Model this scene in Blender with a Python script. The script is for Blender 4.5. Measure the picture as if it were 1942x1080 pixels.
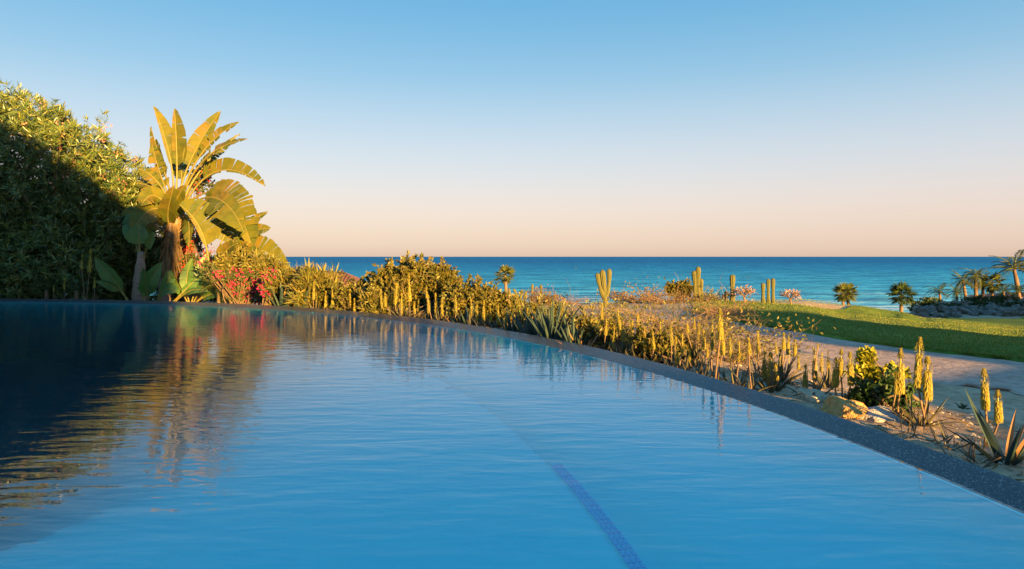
import bpy, math, random
import numpy as np
from mathutils import Vector, Matrix, noise as mnoise
from math import sin, cos, pi, radians as R

for o in list(bpy.data.objects): bpy.data.objects.remove(o)
SC = bpy.context.scene
COL = SC.collection
rng = np.random.default_rng(7)
random.seed(7)

# ------------------------------------------------------------------ camera, sky, sun, exposure
F, HZ, H = 1294.67, 487.0, 1.25            # focal length in photo pixels, horizon row, eye height over the water
cam = bpy.data.cameras.new('camera'); cam.lens = 24; cam.sensor_width = 36
cam.shift_y = -53 / 1942; cam.clip_end = 90000; cam.clip_start = 0.05
co = bpy.data.objects.new('camera', cam); COL.objects.link(co)
co.location = (0, 0, H); co.rotation_euler = (pi / 2, 0, 0); SC.camera = co

SUN_EL, SUN_AZ = 8.0, 30.0                 # sun low behind the viewer, to the right
world = bpy.data.worlds.new('World'); SC.world = world; world.use_nodes = True
nt = world.node_tree; nt.nodes.clear()
sky = nt.nodes.new('ShaderNodeTexSky'); sky.sky_type = 'NISHITA'; sky.sun_disc = False
sky.sun_elevation = R(SUN_EL); sky.sun_rotation = R(180 - SUN_AZ)
sky.air_density = 1.0; sky.dust_density = 0.6; sky.ozone_density = 1.6
geo = nt.nodes.new('ShaderNodeNewGeometry'); sep = nt.nodes.new('ShaderNodeSeparateXYZ')
nrm = nt.nodes.new('ShaderNodeVectorMath'); nrm.operation = 'NORMALIZE'
tc = nt.nodes.new('ShaderNodeTexCoord')
nt.links.new(tc.outputs['Generated'], nrm.inputs[0]); nt.links.new(nrm.outputs[0], sep.inputs[0])
ramp = nt.nodes.new('ShaderNodeValToRGB'); ramp.color_ramp.interpolation = 'B_SPLINE'
SKY = [(0.00, (.66, .47, .40)), (.013, (.71, .525, .445)), (.067, (.79, .62, .57)), (.12, (.66, .65, .68)), (.18, (.51, .61, .71)), (.25, (.27, .51, .70)),
       (.35, (.10, .38, .655)), (.60, (.09, .38, .70)), (1.0, (.09, .38, .72))]
els = ramp.color_ramp.elements
while len(els) < len(SKY): els.new(0.5)
for e, (p, c) in zip(els, SKY): e.position = p; e.color = (*c, 1)
nt.links.new(sep.outputs['Z'], ramp.inputs[0])
rs = nt.nodes.new('ShaderNodeVectorMath'); rs.operation = 'SCALE'; rs.inputs['Scale'].default_value = 2.0
nt.links.new(ramp.outputs[0], rs.inputs[0])
mx = nt.nodes.new('ShaderNodeMix'); mx.data_type = 'RGBA'; mx.inputs[0].default_value = 0.92
nt.links.new(sky.outputs[0], mx.inputs[6]); nt.links.new(rs.outputs[0], mx.inputs[7])
bg = nt.nodes.new('ShaderNodeBackground'); bg.inputs[1].default_value = 0.1
nt.links.new(mx.outputs[2], bg.inputs[0])
wo = nt.nodes.new('ShaderNodeOutputWorld'); nt.links.new(bg.outputs[0], wo.inputs[0])

sl = bpy.data.lights.new('sun', 'SUN'); sl.energy = 5.0; sl.angle = R(0.6); sl.color = (1.0, 0.56, 0.15)
so = bpy.data.objects.new('sun', sl); COL.objects.link(so)
LD = Vector((-sin(R(SUN_AZ)) * cos(R(SUN_EL)), cos(R(SUN_AZ)) * cos(R(SUN_EL)), -sin(R(SUN_EL))))
so.rotation_euler = LD.to_track_quat('-Z', 'Y').to_euler(); so.location = (20, -30, 15)
SC.view_settings.view_transform = 'Standard'; SC.view_settings.look = 'None'
SC.view_settings.exposure = 2.35; SC.view_settings.gamma = 1
SC.render.engine = 'CYCLES'
SC.cycles.use_denoising = True; SC.cycles.caustics_refractive = True; SC.cycles.caustics_reflective = True
SC.cycles.max_bounces = 12; SC.cycles.diffuse_bounces = 6; SC.cycles.transparent_max_bounces = 8; SC.cycles.blur_glossy = 0.2
SC.cycles.sample_clamp_indirect = 8

# ------------------------------------------------------------------ helpers
def P(u, v, d): return Vector(((u - 971) / F * d, d, H - (v - HZ) / F * d))
def px(n, d): return n / F * d
def unit(a): return a / np.maximum(np.linalg.norm(a, axis=-1, keepdims=True), 1e-9)

class MB:
    def __init__(s): s.v = []; s.f = []; s.n = 0
    def add(s, v, f, m=0, smooth=False):
        v = np.asarray(v, float).reshape(-1, 3); f = np.asarray(f, int)
        s.v.append(v); s.f.append((f + s.n, m, smooth)); s.n += len(v)
    def mesh(s, name, mats):
        me = bpy.data.meshes.new(name); V = np.concatenate(s.v)
        lo = [f.reshape(-1) for f, m, sm in s.f]; tot = [np.full(len(f), f.shape[1]) for f, m, sm in s.f]
        L = np.concatenate(lo); T = np.concatenate(tot)
        me.vertices.add(len(V)); me.vertices.foreach_set('co', V.reshape(-1))
        me.loops.add(len(L)); me.loops.foreach_set('vertex_index', L)
        me.polygons.add(len(T)); me.polygons.foreach_set('loop_start', np.concatenate([[0], np.cumsum(T)[:-1]]))
        me.polygons.foreach_set('loop_total', T)
        me.polygons.foreach_set('material_index', np.concatenate([np.full(len(f), m) for f, m, sm in s.f]))
        me.polygons.foreach_set('use_smooth', np.concatenate([np.full(len(f), sm) for f, m, sm in s.f]))
        for m in (mats if isinstance(mats, (list, tuple)) else [mats]): me.materials.append(m)
        me.update(calc_edges=True); me.validate(); return me
    def build(s, name, mats, parent=None): return link(name, s.mesh(name, mats), parent)

def link(name, me, parent=None):
    o = bpy.data.objects.new(name, me); COL.objects.link(o)
    if parent is not None: o.parent = parent
    return o
def tag(o, label=None, cat=None, group=None, kind=None):
    if label: o['label'] = label
    if cat: o['category'] = cat
    if group: o['group'] = group
    if kind: o['kind'] = kind
    return o
def thing(name, label, cat, loc=(0, 0, 0), group=None):
    o = bpy.data.objects.new(name, None); COL.objects.link(o); o.location = loc; o.empty_display_size = .1
    return tag(o, label, cat, group)
def off(mb, loc):                           # shift everything collected so far into the thing's own frame
    loc = np.array(loc)
    mb.v = [v - loc for v in mb.v]; return mb

def tube(mb, pts, rad, n=8, m=0, cap=True):
    pts = np.array([list(p) for p in pts], float); k = len(pts)
    rad = np.full(k, rad) if np.isscalar(rad) else np.array(rad, float)
    tg = unit(np.gradient(pts, axis=0)); ref = np.array([0, 0, 1.]) if abs(tg[0][2]) < .9 else np.array([1., 0, 0])
    V = []; s = unit(np.cross(tg[0], ref))
    for i in range(k):
        s = unit(s - tg[i] * np.dot(s, tg[i])); b = np.cross(tg[i], s)
        a = np.arange(n) * 2 * pi / n
        V.append(pts[i] + rad[i] * (np.cos(a)[:, None] * s + np.sin(a)[:, None] * b))
    f = [[i * n + j, i * n + (j + 1) % n, (i + 1) * n + (j + 1) % n, (i + 1) * n + j] for i in range(k - 1) for j in range(n)]
    base = mb.n; mb.add(np.concatenate(V), f, m, True)
    if cap:
        mb.add([pts[-1] + tg[-1] * rad[-1] * .5], np.zeros((0, 3), int), m)
        mb.f.append((np.array([[base + (k - 1) * n + j, base + (k - 1) * n + (j + 1) % n, mb.n - 1] for j in range(n)]), m, True))

def kites(mb, B, D, L, W, m=0, S=None, fold=.18, at=.42):
    n = len(B); D = unit(D); L = np.broadcast_to(L, n)[:, None]; W = np.broadcast_to(W, n)[:, None]
    if S is None: S = np.cross(D, rng.normal(size=(n, 3)))
    S = unit(S); N = np.cross(D, S)
    v = np.stack([B, B + D * L * at + S * W / 2 + N * W * fold, B + D * L, B + D * L * at - S * W / 2 + N * W * fold], 1).reshape(-1, 3)
    i = np.arange(n)[:, None] * 4
    mb.add(v, np.concatenate([i + [0, 1, 2], i + [0, 2, 3]]), m)

def bez(p, t):
    p = [np.array(list(q), float) for q in p]; t = np.asarray(t)[:, None]
    if len(p) == 3: return (1 - t) ** 2 * p[0] + 2 * t * (1 - t) * p[1] + t * t * p[2]
    return (1 - t) ** 3 * p[0] + 3 * t * (1 - t) ** 2 * p[1] + 3 * t * t * (1 - t) * p[2] + t ** 3 * p[3]

# ------------------------------------------------------------------ materials
def mat(name):
    m = bpy.data.materials.new(name); m.use_nodes = True; t = m.node_tree; t.nodes.clear()
    out = t.nodes.new('ShaderNodeOutputMaterial'); return m, t, out
def nd(t, typ, **kw):
    n = t.nodes.new(typ)
    for k, v in kw.items():
        if k in n.inputs.keys(): n.inputs[k].default_value = v
        else: setattr(n, k, v)
    return n
def ramp_node(t, fac, stops):
    r = t.nodes.new('ShaderNodeValToRGB'); e = r.color_ramp.elements
    while len(e) < len(stops): e.new(.5)
    for q, (p, c) in zip(e, stops): q.position = p; q.color = (*c, 1)
    t.links.new(fac, r.inputs[0]); return r.outputs[0]
def coords(t, scale=1.0, world=True):
    g = t.nodes.new('ShaderNodeNewGeometry') if world else t.nodes.new('ShaderNodeTexCoord')
    mp = t.nodes.new('ShaderNodeMapping')
    mp.inputs['Scale'].default_value = scale if isinstance(scale, tuple) else (scale,) * 3
    t.links.new(g.outputs['Position' if world else 'Object'], mp.inputs[0]); return mp.outputs[0]

def leaf_mat(name, cols, trans=.25, rough=.45, spec=.35, patch=None):
    """cols: palette over the leaves of a plant (random per leaf)"""
    m, t, out = mat(name); g = t.nodes.new('ShaderNodeNewGeometry')
    st = [(i / max(1, len(cols) - 1), c) for i, c in enumerate(cols)]
    c = ramp_node(t, g.outputs['Random Per Island'], st)
    if patch:
        cc = coords(t, patch, False); pn = nd(t, 'ShaderNodeTexNoise', Scale=1, Detail=5, Roughness=.7); t.links.new(cc, pn.inputs['Vector'])
        pc = ramp_node(t, pn.outputs[0], [(.30, (.55, .62, .8)), (.5, (1, 1, 1)), (.66, (1.25, 1.1, .9)), (.78, (1.5, .95, .9))])
        pm = nd(t, 'ShaderNodeMix', data_type='RGBA', blend_type='MULTIPLY'); pm.inputs[0].default_value = 1; t.links.new(c, pm.inputs[6]); t.links.new(pc, pm.inputs[7]); c = pm.outputs[2]
    b = nd(t, 'ShaderNodeBsdfPrincipled', Roughness=rough); b.inputs['Specular IOR Level'].default_value = spec
    tr = t.nodes.new('ShaderNodeBsdfTranslucent'); mxs = nd(t, 'ShaderNodeMixShader'); mxs.inputs[0].default_value = trans
    t.links.new(c, b.inputs['Base Color']); t.links.new(c, tr.inputs[0])
    t.links.new(b.outputs[0], mxs.inputs[1]); t.links.new(tr.outputs[0], mxs.inputs[2]); t.links.new(mxs.outputs[0], out.inputs[0])
    return m
def noisy_mat(name, stops, scale=5, rough=.8, bump=.3, detail=6, world=True, spec=.3, dist=.02, rough_noise=.6, stretch=None):
    m, t, out = mat(name); c = coords(t, stretch or 1.0, world)
    n = nd(t, 'ShaderNodeTexNoise', Scale=scale, Detail=detail, Roughness=rough_noise); t.links.new(c, n.inputs['Vector'])
    col = ramp_node(t, n.outputs[0], stops)
    b = nd(t, 'ShaderNodeBsdfPrincipled', Roughness=rough); b.inputs['Specular IOR Level'].default_value = spec
    t.links.new(col, b.inputs['Base Color'])
    if bump:
        n2 = nd(t, 'ShaderNodeTexNoise', Scale=scale * 3, Detail=5); t.links.new(c, n2.inputs['Vector'])
        bp = nd(t, 'ShaderNodeBump', Strength=bump, Distance=dist); t.links.new(n2.outputs[0], bp.inputs['Height'])
        t.links.new(bp.outputs[0], b.inputs['Normal'])
    t.links.new(b.outputs[0], out.inputs[0]); return m

M = {}
M['oleander'] = leaf_mat('oleander_leaf', [(.03, .07, .035), (.075, .13, .035), (.15, .18, .035), (.05, .11, .035), (.22, .21, .04)], .15, .36, .6)
M['blossom'] = leaf_mat('oleander_blossom', [(.62, .22, .15), (.66, .32, .24), (.58, .17, .12)], .3, .6)
M['strel'] = leaf_mat('paradise_leaf', [(.105, .11, .010), (.08, .095, .012), (.13, .12, .012), (.065, .09, .014), (.10, .105, .01), (.15, .11, .02)], .2, .5, .22, patch=3.0)
M['rib'] = noisy_mat('paradise_midrib', [(.3, (.15, .135, .03)), (.7, (.20, .165, .045))], 6, .5, .1, world=False)
M['deepleaf'] = leaf_mat('broad_leaf', [(.05, .12, .03), (.07, .15, .03), (.06, .14, .045)], .25, .45, .35, patch=3.0)
M['thatch'] = noisy_mat('dead_sheath', [(.3, (.10, .06, .028)), (.6, (.19, .125, .055)), (.8, (.28, .20, .10))], 8, .8, .5)
M['trunk'] = noisy_mat('plant_trunk', [(.3, (.12, .08, .06)), (.55, (.26, .19, .15)), (.75, (.36, .28, .22))], 14, .85, .8, stretch=(1, 1, 4))
M['bract_red'] = leaf_mat('bract_red', [(.70, .05, .02), (.75, .14, .02), (.6, .03, .05), (.7, .08, .02)], .35, .6)
M['bract_pink'] = leaf_mat('bract_pink', [(.55, .015, .13), (.6, .03, .18), (.65, .04, .06), (.45, .01, .16)], .35, .6)
M['boug_leaf'] = leaf_mat('bougainvillea_leaf', [(.06, .09, .025), (.10, .11, .03), (.05, .07, .03)])
M['gold'] = leaf_mat('golden_shrub_leaf', [(.12, .135, .025), (.18, .17, .03), (.07, .09, .03), (.24, .19, .04), (.10, .09, .03)], .25)
M['olive'] = leaf_mat('olive_shrub_leaf', [(.04, .05, .018), (.12, .12, .022), (.07, .08, .02), (.18, .15, .03), (.10, .07, .03)], .18)
M['dryleaf'] = leaf_mat('dry_leaf', [(.17, .12, .05), (.12, .08, .035), (.22, .15, .06), (.10, .075, .03)], .2, .8, .1)
M['twig'] = noisy_mat('dry_twig', [(.3, (.12, .075, .055)), (.7, (.26, .165, .115))], 9, .85, 0)
M['stem'] = noisy_mat('woody_stem', [(.3, (.08, .055, .035)), (.7, (.17, .12, .08))], 9, .85, 0)
M['lime'] = leaf_mat('lime_leaf', [(.26, .27, .02), (.32, .30, .025), (.20, .24, .02)], .35)
M['darkgreen'] = leaf_mat('dark_green_leaf', [(.02, .05, .02), (.03, .07, .03), (.04, .08, .02)], .2)
M['aloe_leaf'] = leaf_mat('aloe_leaf', [(.10, .075, .055), (.13, .09, .06), (.08, .085, .05), (.16, .11, .07)], .05, .5)
M['agave'] = leaf_mat('agave_leaf', [(.03, .055, .05), (.04, .07, .06), (.025, .05, .045)], .05, .5)
M['agave_dry'] = leaf_mat('agave_old_leaf', [(.36, .20, .10), (.30, .17, .08)], .1, .7, .2)
M['stalk'] = noisy_mat('flower_stalk', [(.3, (.13, .08, .055)), (.7, (.22, .15, .09))], 12, .7, 0, world=False)
M['floret'] = leaf_mat('aloe_floret', [(.30, .25, .02), (.36, .29, .025), (.24, .21, .03), (.33, .24, .02)], .2, .5)
M['floret_dark'] = leaf_mat('aloe_bud', [(.20, .18, .03), (.26, .22, .03), (.17, .16, .03)], .1, .55)
M['cactus'] = noisy_mat('cactus_skin', [(.3, (.065, .07, .02)), (.7, (.115, .11, .032))], 6, .7, .4, world=False)
M['palm_leaf'] = leaf_mat('palm_leaf', [(.05, .075, .018), (.08, .10, .02), (.12, .12, .025)], .15)
M['palm_dark'] = leaf_mat('palm_leaf_dark', [(.03, .06, .02), (.045, .075, .02), (.06, .085, .025)], .12)
M['palm_trunk'] = noisy_mat('palm_trunk', [(.3, (.10, .065, .045)), (.7, (.20, .135, .09))], 5, .9, .5)
M['pinktwig'] = leaf_mat('pink_blossom', [(.36, .24, .19), (.28, .18, .15), (.42, .3, .24)], .3, .7)
M['rock_grey'] = noisy_mat('grey_rock', [(.3, (.22, .22, .23)), (.5, (.36, .35, .34)), (.7, (.46, .44, .42))], 3, .85, .7, world=False, dist=.05)
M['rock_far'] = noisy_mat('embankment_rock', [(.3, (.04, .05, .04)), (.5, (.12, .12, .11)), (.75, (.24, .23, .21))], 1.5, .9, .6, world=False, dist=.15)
M['rock_gold'] = noisy_mat('ochre_rock', [(.3, (.38, .22, .07)), (.5, (.52, .33, .12)), (.7, (.6, .42, .2))], 5, .85, .8, world=False, dist=.04)
M['rock_pale'] = noisy_mat('pale_rock', [(.3, (.42, .36, .26)), (.7, (.62, .54, .40))], 5, .85, .6, world=False, dist=.04)
M['rooftile'] = noisy_mat('roof_tile', [(.3, (.15, .06, .035)), (.7, (.24, .11, .06))], 6, .8, .2, world=False)
M['wall'] = noisy_mat('stucco', [(.3, (.62, .52, .40)), (.7, (.7, .6, .48))], 4, .9, .2)
M['deck'] = noisy_mat('deck_stone', [(.3, (.42, .36, .29)), (.7, (.52, .45, .37))], 4, .7, .1)
M['glass'] = noisy_mat('window_glass', [(.3, (.02, .025, .03)), (.7, (.03, .035, .04))], 1, .05, 0, spec=.6)

def granite():
    m, t, out = mat('granite'); c = coords(t)
    v = nd(t, 'ShaderNodeTexVoronoi', Scale=150); t.links.new(c, v.inputs['Vector'])
    n = nd(t, 'ShaderNodeTexNoise', Scale=130, Detail=3); t.links.new(c, n.inputs['Vector'])
    sp = nd(t, 'ShaderNodeSeparateColor'); t.links.new(v.outputs['Color'], sp.inputs[0])
    col = ramp_node(t, sp.outputs[0], [(0, (.012, .016, .024)), (.45, (.028, .036, .05)), (.78, (.045, .055, .075)), (.91, (.09, .10, .12)), (.98, (.26, .27, .29))])
    col2 = ramp_node(t, n.outputs[0], [(.35, (.55, .55, .55)), (.65, (1.2, 1.2, 1.2))])
    mm = nd(t, 'ShaderNodeMix', data_type='RGBA', blend_type='MULTIPLY'); mm.inputs[0].default_value = 1
    t.links.new(col, mm.inputs[6]); t.links.new(col2, mm.inputs[7])
    b = nd(t, 'ShaderNodeBsdfPrincipled', Roughness=.33); b.inputs['Specular IOR Level'].default_value = .4; b.inputs['Coat Weight'].default_value = .1; b.inputs['Coat Roughness'].default_value = .12; t.links.new(mm.outputs[2], b.inputs['Base Color'])
    bp = nd(t, 'ShaderNodeBump', Strength=.25, Distance=.004); t.links.new(sp.outputs[1], bp.inputs['Height']); t.links.new(bp.outputs[0], b.inputs['Normal'])
    t.links.new(b.outputs[0], out.inputs[0]); return m
M['granite'] = granite()

def water():
    m, t, out = mat('pool_water')
    def layer(scale, sc, det, rot=0):
        g = t.nodes.new('ShaderNodeNewGeometry'); mp = t.nodes.new('ShaderNodeMapping')
        mp.inputs['Scale'].default_value = sc; mp.inputs['Rotation'].default_value = (0, 0, rot)
        t.links.new(g.outputs['Position'], mp.inputs[0])
        n = nd(t, 'ShaderNodeTexNoise', Scale=scale, Detail=det, Distortion=.4); t.links.new(mp.outputs[0], n.inputs['Vector']); return n.outputs[0]
    a = layer(3.6, (.42, 1.3, 1), 1.5, R(-10)); b_ = layer(9, (.4, 1.2, 1), 1.5, R(16)); c_ = layer(.8, (1, 1.2, 1), 1)
    s1 = nd(t, 'ShaderNodeMath', operation='MULTIPLY_ADD'); s1.inputs[1].default_value = .5; t.links.new(b_, s1.inputs[0]); t.links.new(a, s1.inputs[2])
    s2 = nd(t, 'ShaderNodeMath', operation='MULTIPLY_ADD'); s2.inputs[1].default_value = 1.0; t.links.new(c_, s2.inputs[0]); t.links.new(s1.outputs[0], s2.inputs[2])
    bp = nd(t, 'ShaderNodeBump', Strength=1.0, Distance=.0052); t.links.new(s2.outputs[0], bp.inputs['Height'])
    rf = nd(t, 'ShaderNodeBsdfRefraction', IOR=1.06, Roughness=0.0); t.links.new(bp.outputs[0], rf.inputs['Normal'])
    gs = nd(t, 'ShaderNodeBsdfGlossy', Roughness=0.0); t.links.new(bp.outputs[0], gs.inputs['Normal'])
    gb = t.nodes.new('ShaderNodeNewGeometry'); io = nd(t, 'ShaderNodeMapRange'); io.inputs['To Min'].default_value = 1.85; io.inputs['To Max'].default_value = 1 / 1.33
    t.links.new(gb.outputs['Backfacing'], io.inputs[0]); fr = t.nodes.new('ShaderNodeFresnel'); t.links.new(io.outputs[0], fr.inputs[0]); t.links.new(bp.outputs[0], fr.inputs['Normal'])
    gl = t.nodes.new('ShaderNodeMixShader'); t.links.new(fr.outputs[0], gl.inputs[0]); t.links.new(rf.outputs[0], gl.inputs[1]); t.links.new(gs.outputs[0], gl.inputs[2])
    va = nd(t, 'ShaderNodeVolumeAbsorption', Density=.8); va.inputs['Color'].default_value = (.0, .82, .84, 1)
    t.links.new(gl.outputs[0], out.inputs[0]); t.links.new(va.outputs[0], out.inputs['Volume']); return m
M['water'] = water()
M['pool'] = noisy_mat('pool_plaster', [(.3, (.04, .80, .96)), (.7, (.06, .86, .98))], 3, .7, 0)
M['pooltile'] = leaf_mat('pool_tile', [(.02, .42, .84), (.03, .48, .90), (.02, .36, .78)], 0, .2)

def sea_mat():
    m, t, out = mat('sea_water')
    def bumpn(scale, sc, det, w):
        c = coords(t, sc); n = nd(t, 'ShaderNodeTexNoise', Scale=scale, Detail=det, Roughness=.6); t.links.new(c, n.inputs['Vector']); return n.outputs[0]
    a = bumpn(.05, (.5, 1, 1), 8, 1); b_ = bumpn(.4, (.6, 1, 1), 6, 1)
    ad = nd(t, 'ShaderNodeMath', operation='MULTIPLY_ADD'); ad.inputs[1].default_value = .2
    t.links.new(b_, ad.inputs[0]); t.links.new(a, ad.inputs[2])
    bp = nd(t, 'ShaderNodeBump', Strength=1.0, Distance=4.0); t.links.new(ad.outputs[0], bp.inputs['Height'])
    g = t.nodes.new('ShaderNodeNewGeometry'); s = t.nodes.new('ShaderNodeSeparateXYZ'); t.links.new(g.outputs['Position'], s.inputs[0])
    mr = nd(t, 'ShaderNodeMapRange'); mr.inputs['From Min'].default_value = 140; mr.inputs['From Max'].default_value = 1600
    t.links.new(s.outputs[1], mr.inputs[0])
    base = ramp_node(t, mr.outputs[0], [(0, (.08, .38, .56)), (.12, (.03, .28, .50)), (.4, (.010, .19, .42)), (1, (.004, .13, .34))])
    c2 = coords(t, (.03, .09, 1)); n2 = nd(t, 'ShaderNodeTexNoise', Scale=1, Detail=9, Roughness=.7); t.links.new(c2, n2.inputs['Vector'])
    tint = ramp_node(t, n2.outputs[0], [(.40, (.45, .55, .62)), (.60, (1.6, 1.5, 1.4))])
    mm = nd(t, 'ShaderNodeMix', data_type='RGBA', blend_type='MULTIPLY'); mm.inputs[0].default_value = 1
    t.links.new(base, mm.inputs[6]); t.links.new(tint, mm.inputs[7])
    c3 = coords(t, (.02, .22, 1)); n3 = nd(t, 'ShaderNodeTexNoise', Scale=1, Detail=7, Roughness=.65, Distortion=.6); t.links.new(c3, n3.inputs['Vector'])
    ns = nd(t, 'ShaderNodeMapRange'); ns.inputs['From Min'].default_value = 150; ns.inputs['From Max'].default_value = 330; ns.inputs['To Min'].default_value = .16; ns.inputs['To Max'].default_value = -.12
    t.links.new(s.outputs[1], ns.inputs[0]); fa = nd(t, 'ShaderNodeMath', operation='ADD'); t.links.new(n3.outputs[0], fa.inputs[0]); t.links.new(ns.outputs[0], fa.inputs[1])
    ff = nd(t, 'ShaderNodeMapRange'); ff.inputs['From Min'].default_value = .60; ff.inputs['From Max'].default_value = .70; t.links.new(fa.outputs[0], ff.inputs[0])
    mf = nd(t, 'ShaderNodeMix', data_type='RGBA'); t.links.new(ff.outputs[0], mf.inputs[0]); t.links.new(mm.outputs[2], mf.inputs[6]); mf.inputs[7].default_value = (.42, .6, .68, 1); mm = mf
    df = t.nodes.new('ShaderNodeBsdfDiffuse'); gs = nd(t, 'ShaderNodeBsdfGlossy', Roughness=.3); ms = t.nodes.new('ShaderNodeMixShader'); ms.inputs[0].default_value = .05
    t.links.new(mm.outputs[2], df.inputs['Color']); t.links.new(bp.outputs[0], df.inputs['Normal']); t.links.new(bp.outputs[0], gs.inputs['Normal'])
    t.links.new(df.outputs[0], ms.inputs[1]); t.links.new(gs.outputs[0], ms.inputs[2]); t.links.new(ms.outputs[0], out.inputs[0]); return m
M['sea'] = sea_mat()

def ground_mat(name, A, B, C_, sc):
    m, t, out = mat(name); c = coords(t)
    n1 = nd(t, 'ShaderNodeTexNoise', Scale=sc, Detail=8, Roughness=.65); t.links.new(c, n1.inputs['Vector'])
    n2 = nd(t, 'ShaderNodeTexNoise', Scale=sc * 12, Detail=6, Roughness=.7); t.links.new(c, n2.inputs['Vector'])
    c1 = ramp_node(t, n1.outputs[0], [(.32, A), (.5, B), (.68, C_)])
    c2 = ramp_node(t, n2.outputs[0], [(.3, (.55, .53, .5)), (.5, (.95, .95, .95)), (.7, (1.25, 1.22, 1.18))])
    mm = nd(t, 'ShaderNodeMix', data_type='RGBA', blend_type='MULTIPLY'); mm.inputs[0].default_value = 1
    t.links.new(c1, mm.inputs[6]); t.links.new(c2, mm.inputs[7])
    b = nd(t, 'ShaderNodeBsdfPrincipled', Roughness=.95); b.inputs['Specular IOR Level'].default_value = .1
    t.links.new(mm.outputs[2], b.inputs['Base Color'])
    bp = nd(t, 'ShaderNodeBump', Strength=.7, Distance=.05); t.links.new(n2.outputs[0], bp.inputs['Height']); t.links.new(bp.outputs[0], b.inputs['Normal'])
    t.links.new(b.outputs[0], out.inputs[0]); return m
M['sand'] = ground_mat('sandy_soil', (.30, .21, .14), (.43, .32, .22), (.52, .40, .29), .6)
M['path'] = ground_mat('path_surface', (.34, .25, .21), (.40, .31, .27), (.46, .36, .31), .5)
M['lawn'] = ground_mat('lawn_turf', (.08, .14, .018), (.12, .18, .022), (.22, .22, .04), .28)
M['blade'] = leaf_mat('grass_blade', [(.09, .15, .018), (.13, .19, .024), (.22, .21, .035), (.10, .16, .02)], .3)

# ------------------------------------------------------------------ terrain
CX, CY, RW = -15.2, 1.08, 17.85             # the pool's vanishing edge is one circle
RO = RW + .21
def edge_d(u):
    """depth at which the sight line of photo column u leaves the pool"""
    t = (u - 971) / F; a = t * t + 1; b = -(t * CX + CY); c = CX * CX + CY * CY - RO * RO
    return (-b + math.sqrt(b * b - a * c)) / a
TU = np.array([-2500, 0, 600, 1000, 1300, 1500, 1620, 1700, 1760, 1942, 2500, 4500.])
TD = np.array([0, 9, 14, 20, 30, 40, 60, 80, 90, 97, 115, 130, 150, 300.])
_l = [-.42, -.42, -.42, -.45, -.7, -1.6, -3.5, -6, -7.3, -8, -10, -11.5, -13.5, -20]
_c = [-.42, -.42, -.45, -.55, -.75, -1.5, -3.6, -6.2, -7.4, -8.2, -10.2, -11.7, -13.5, -20]
TZ = np.array([_l, _l, _l, _c, _c,
    [-.42, -.5, -.58, -.62, -1.0, -1.55, -3.6, -6.3, -7.5, -8.3, -10.2, -11.7, -13.5, -20],
    [-.42, -.55, -.6, -.85, -1.4, -1.95, -3.9, -6.5, -7.6, -8.4, -10.2, -11.7, -13.5, -20],
    [-.42, -.55, -.6, -.92, -1.55, -2.15, -4.2, -6.7, -7.6, -8.2, -10.2, -11.7, -13.5, -20],
    [-.42, -.55, -.6, -.95, -1.7, -2.5, -4.4, -6.3, -6.9, -5.7, -6.2, -9, -13.5, -20],
    [-.42, -.55, -.62, -1.15, -2.06, -2.9, -4.5, -6.1, -6.8, -5.3, -5.4, -8, -13.5, -20],
    [-.42, -.55, -.62, -1.15, -2.06, -2.9, -4.5, -6.1, -6.8, -5.3, -5.4, -8, -13.5, -20],
    [-.42, -.55, -.62, -1.15, -2.06, -2.9, -4.5, -6.1, -6.8, -5.3, -5.4, -8, -13.5, -20]])
def ground_z(x, y):
    x = np.asarray(x, float); y = np.asarray(y, float)
    d = np.clip(y, 2.0, 299); u = np.clip(971 + F * x / np.maximum(d, 2), TU[0] + 1, TU[-1] - 1)
    iu = np.clip(np.searchsorted(TU, u) - 1, 0, len(TU) - 2); fu = (u - TU[iu]) / (TU[iu + 1] - TU[iu]); fu = fu * fu * (3 - 2 * fu)
    idd = np.clip(np.searchsorted(TD, d) - 1, 0, len(TD) - 2); fd = (d - TD[idd]) / (TD[idd + 1] - TD[idd])
    z = (TZ[iu, idd] * (1 - fd) + TZ[iu, idd + 1] * fd) * (1 - fu) + (TZ[iu + 1, idd] * (1 - fd) + TZ[iu + 1, idd + 1] * fd) * fu
    m = np.exp(-(((x - 17.8) / 4.2) ** 2 + ((y - 37.5) / 2.2) ** 2)) * .42          # low dune on the crest
    und = (np.sin(x * .35 + y * .13) * np.sin(y * .28 - x * .11)) * .10 * np.clip((y - 12) / 20, 0, 1)
    r = np.hypot(x - CX, y - CY) - RO; w = np.clip((r - 1.0) / 3.2, 0, 1); w = w * w * (3 - 2 * w)
    z = -.13 + (z + .13) * w                   # planting bed level with the rim
    return z + m + und * w
def GZ(x, y): return float(ground_z(x, y))
def on_ground(u, d, dz=0.0):
    x = (u - 971) / F * d; return Vector((x, d, GZ(x, d) + dz))

mb = MB(); NA, rr = 300, np.concatenate([[0.0, .06], np.geomspace(.3, 260, 110)])
aa = np.arange(NA) * 2 * pi / NA
X = CX + (RO - .03 + rr[:, None]) * np.cos(aa); Y = CY + (RO - .03 + rr[:, None]) * np.sin(aa); Z = ground_z(X, Y)
jit = rng.normal(size=Z.shape) * .012 * np.clip(rr[:, None], 0, 1); Z = Z + jit
idx = np.arange(X.size).reshape(X.shape); nx = np.roll(idx, -1, 1)
mb.add(np.stack([X, Y, Z], -1), np.stack([idx[:-1], idx[1:], nx[1:], nx[:-1]], -1).reshape(-1, 4), 0, True)
tag(mb.build('ground', M['sand']), 'sandy desert garden soil sloping down to the sea', kind='structure')

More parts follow.
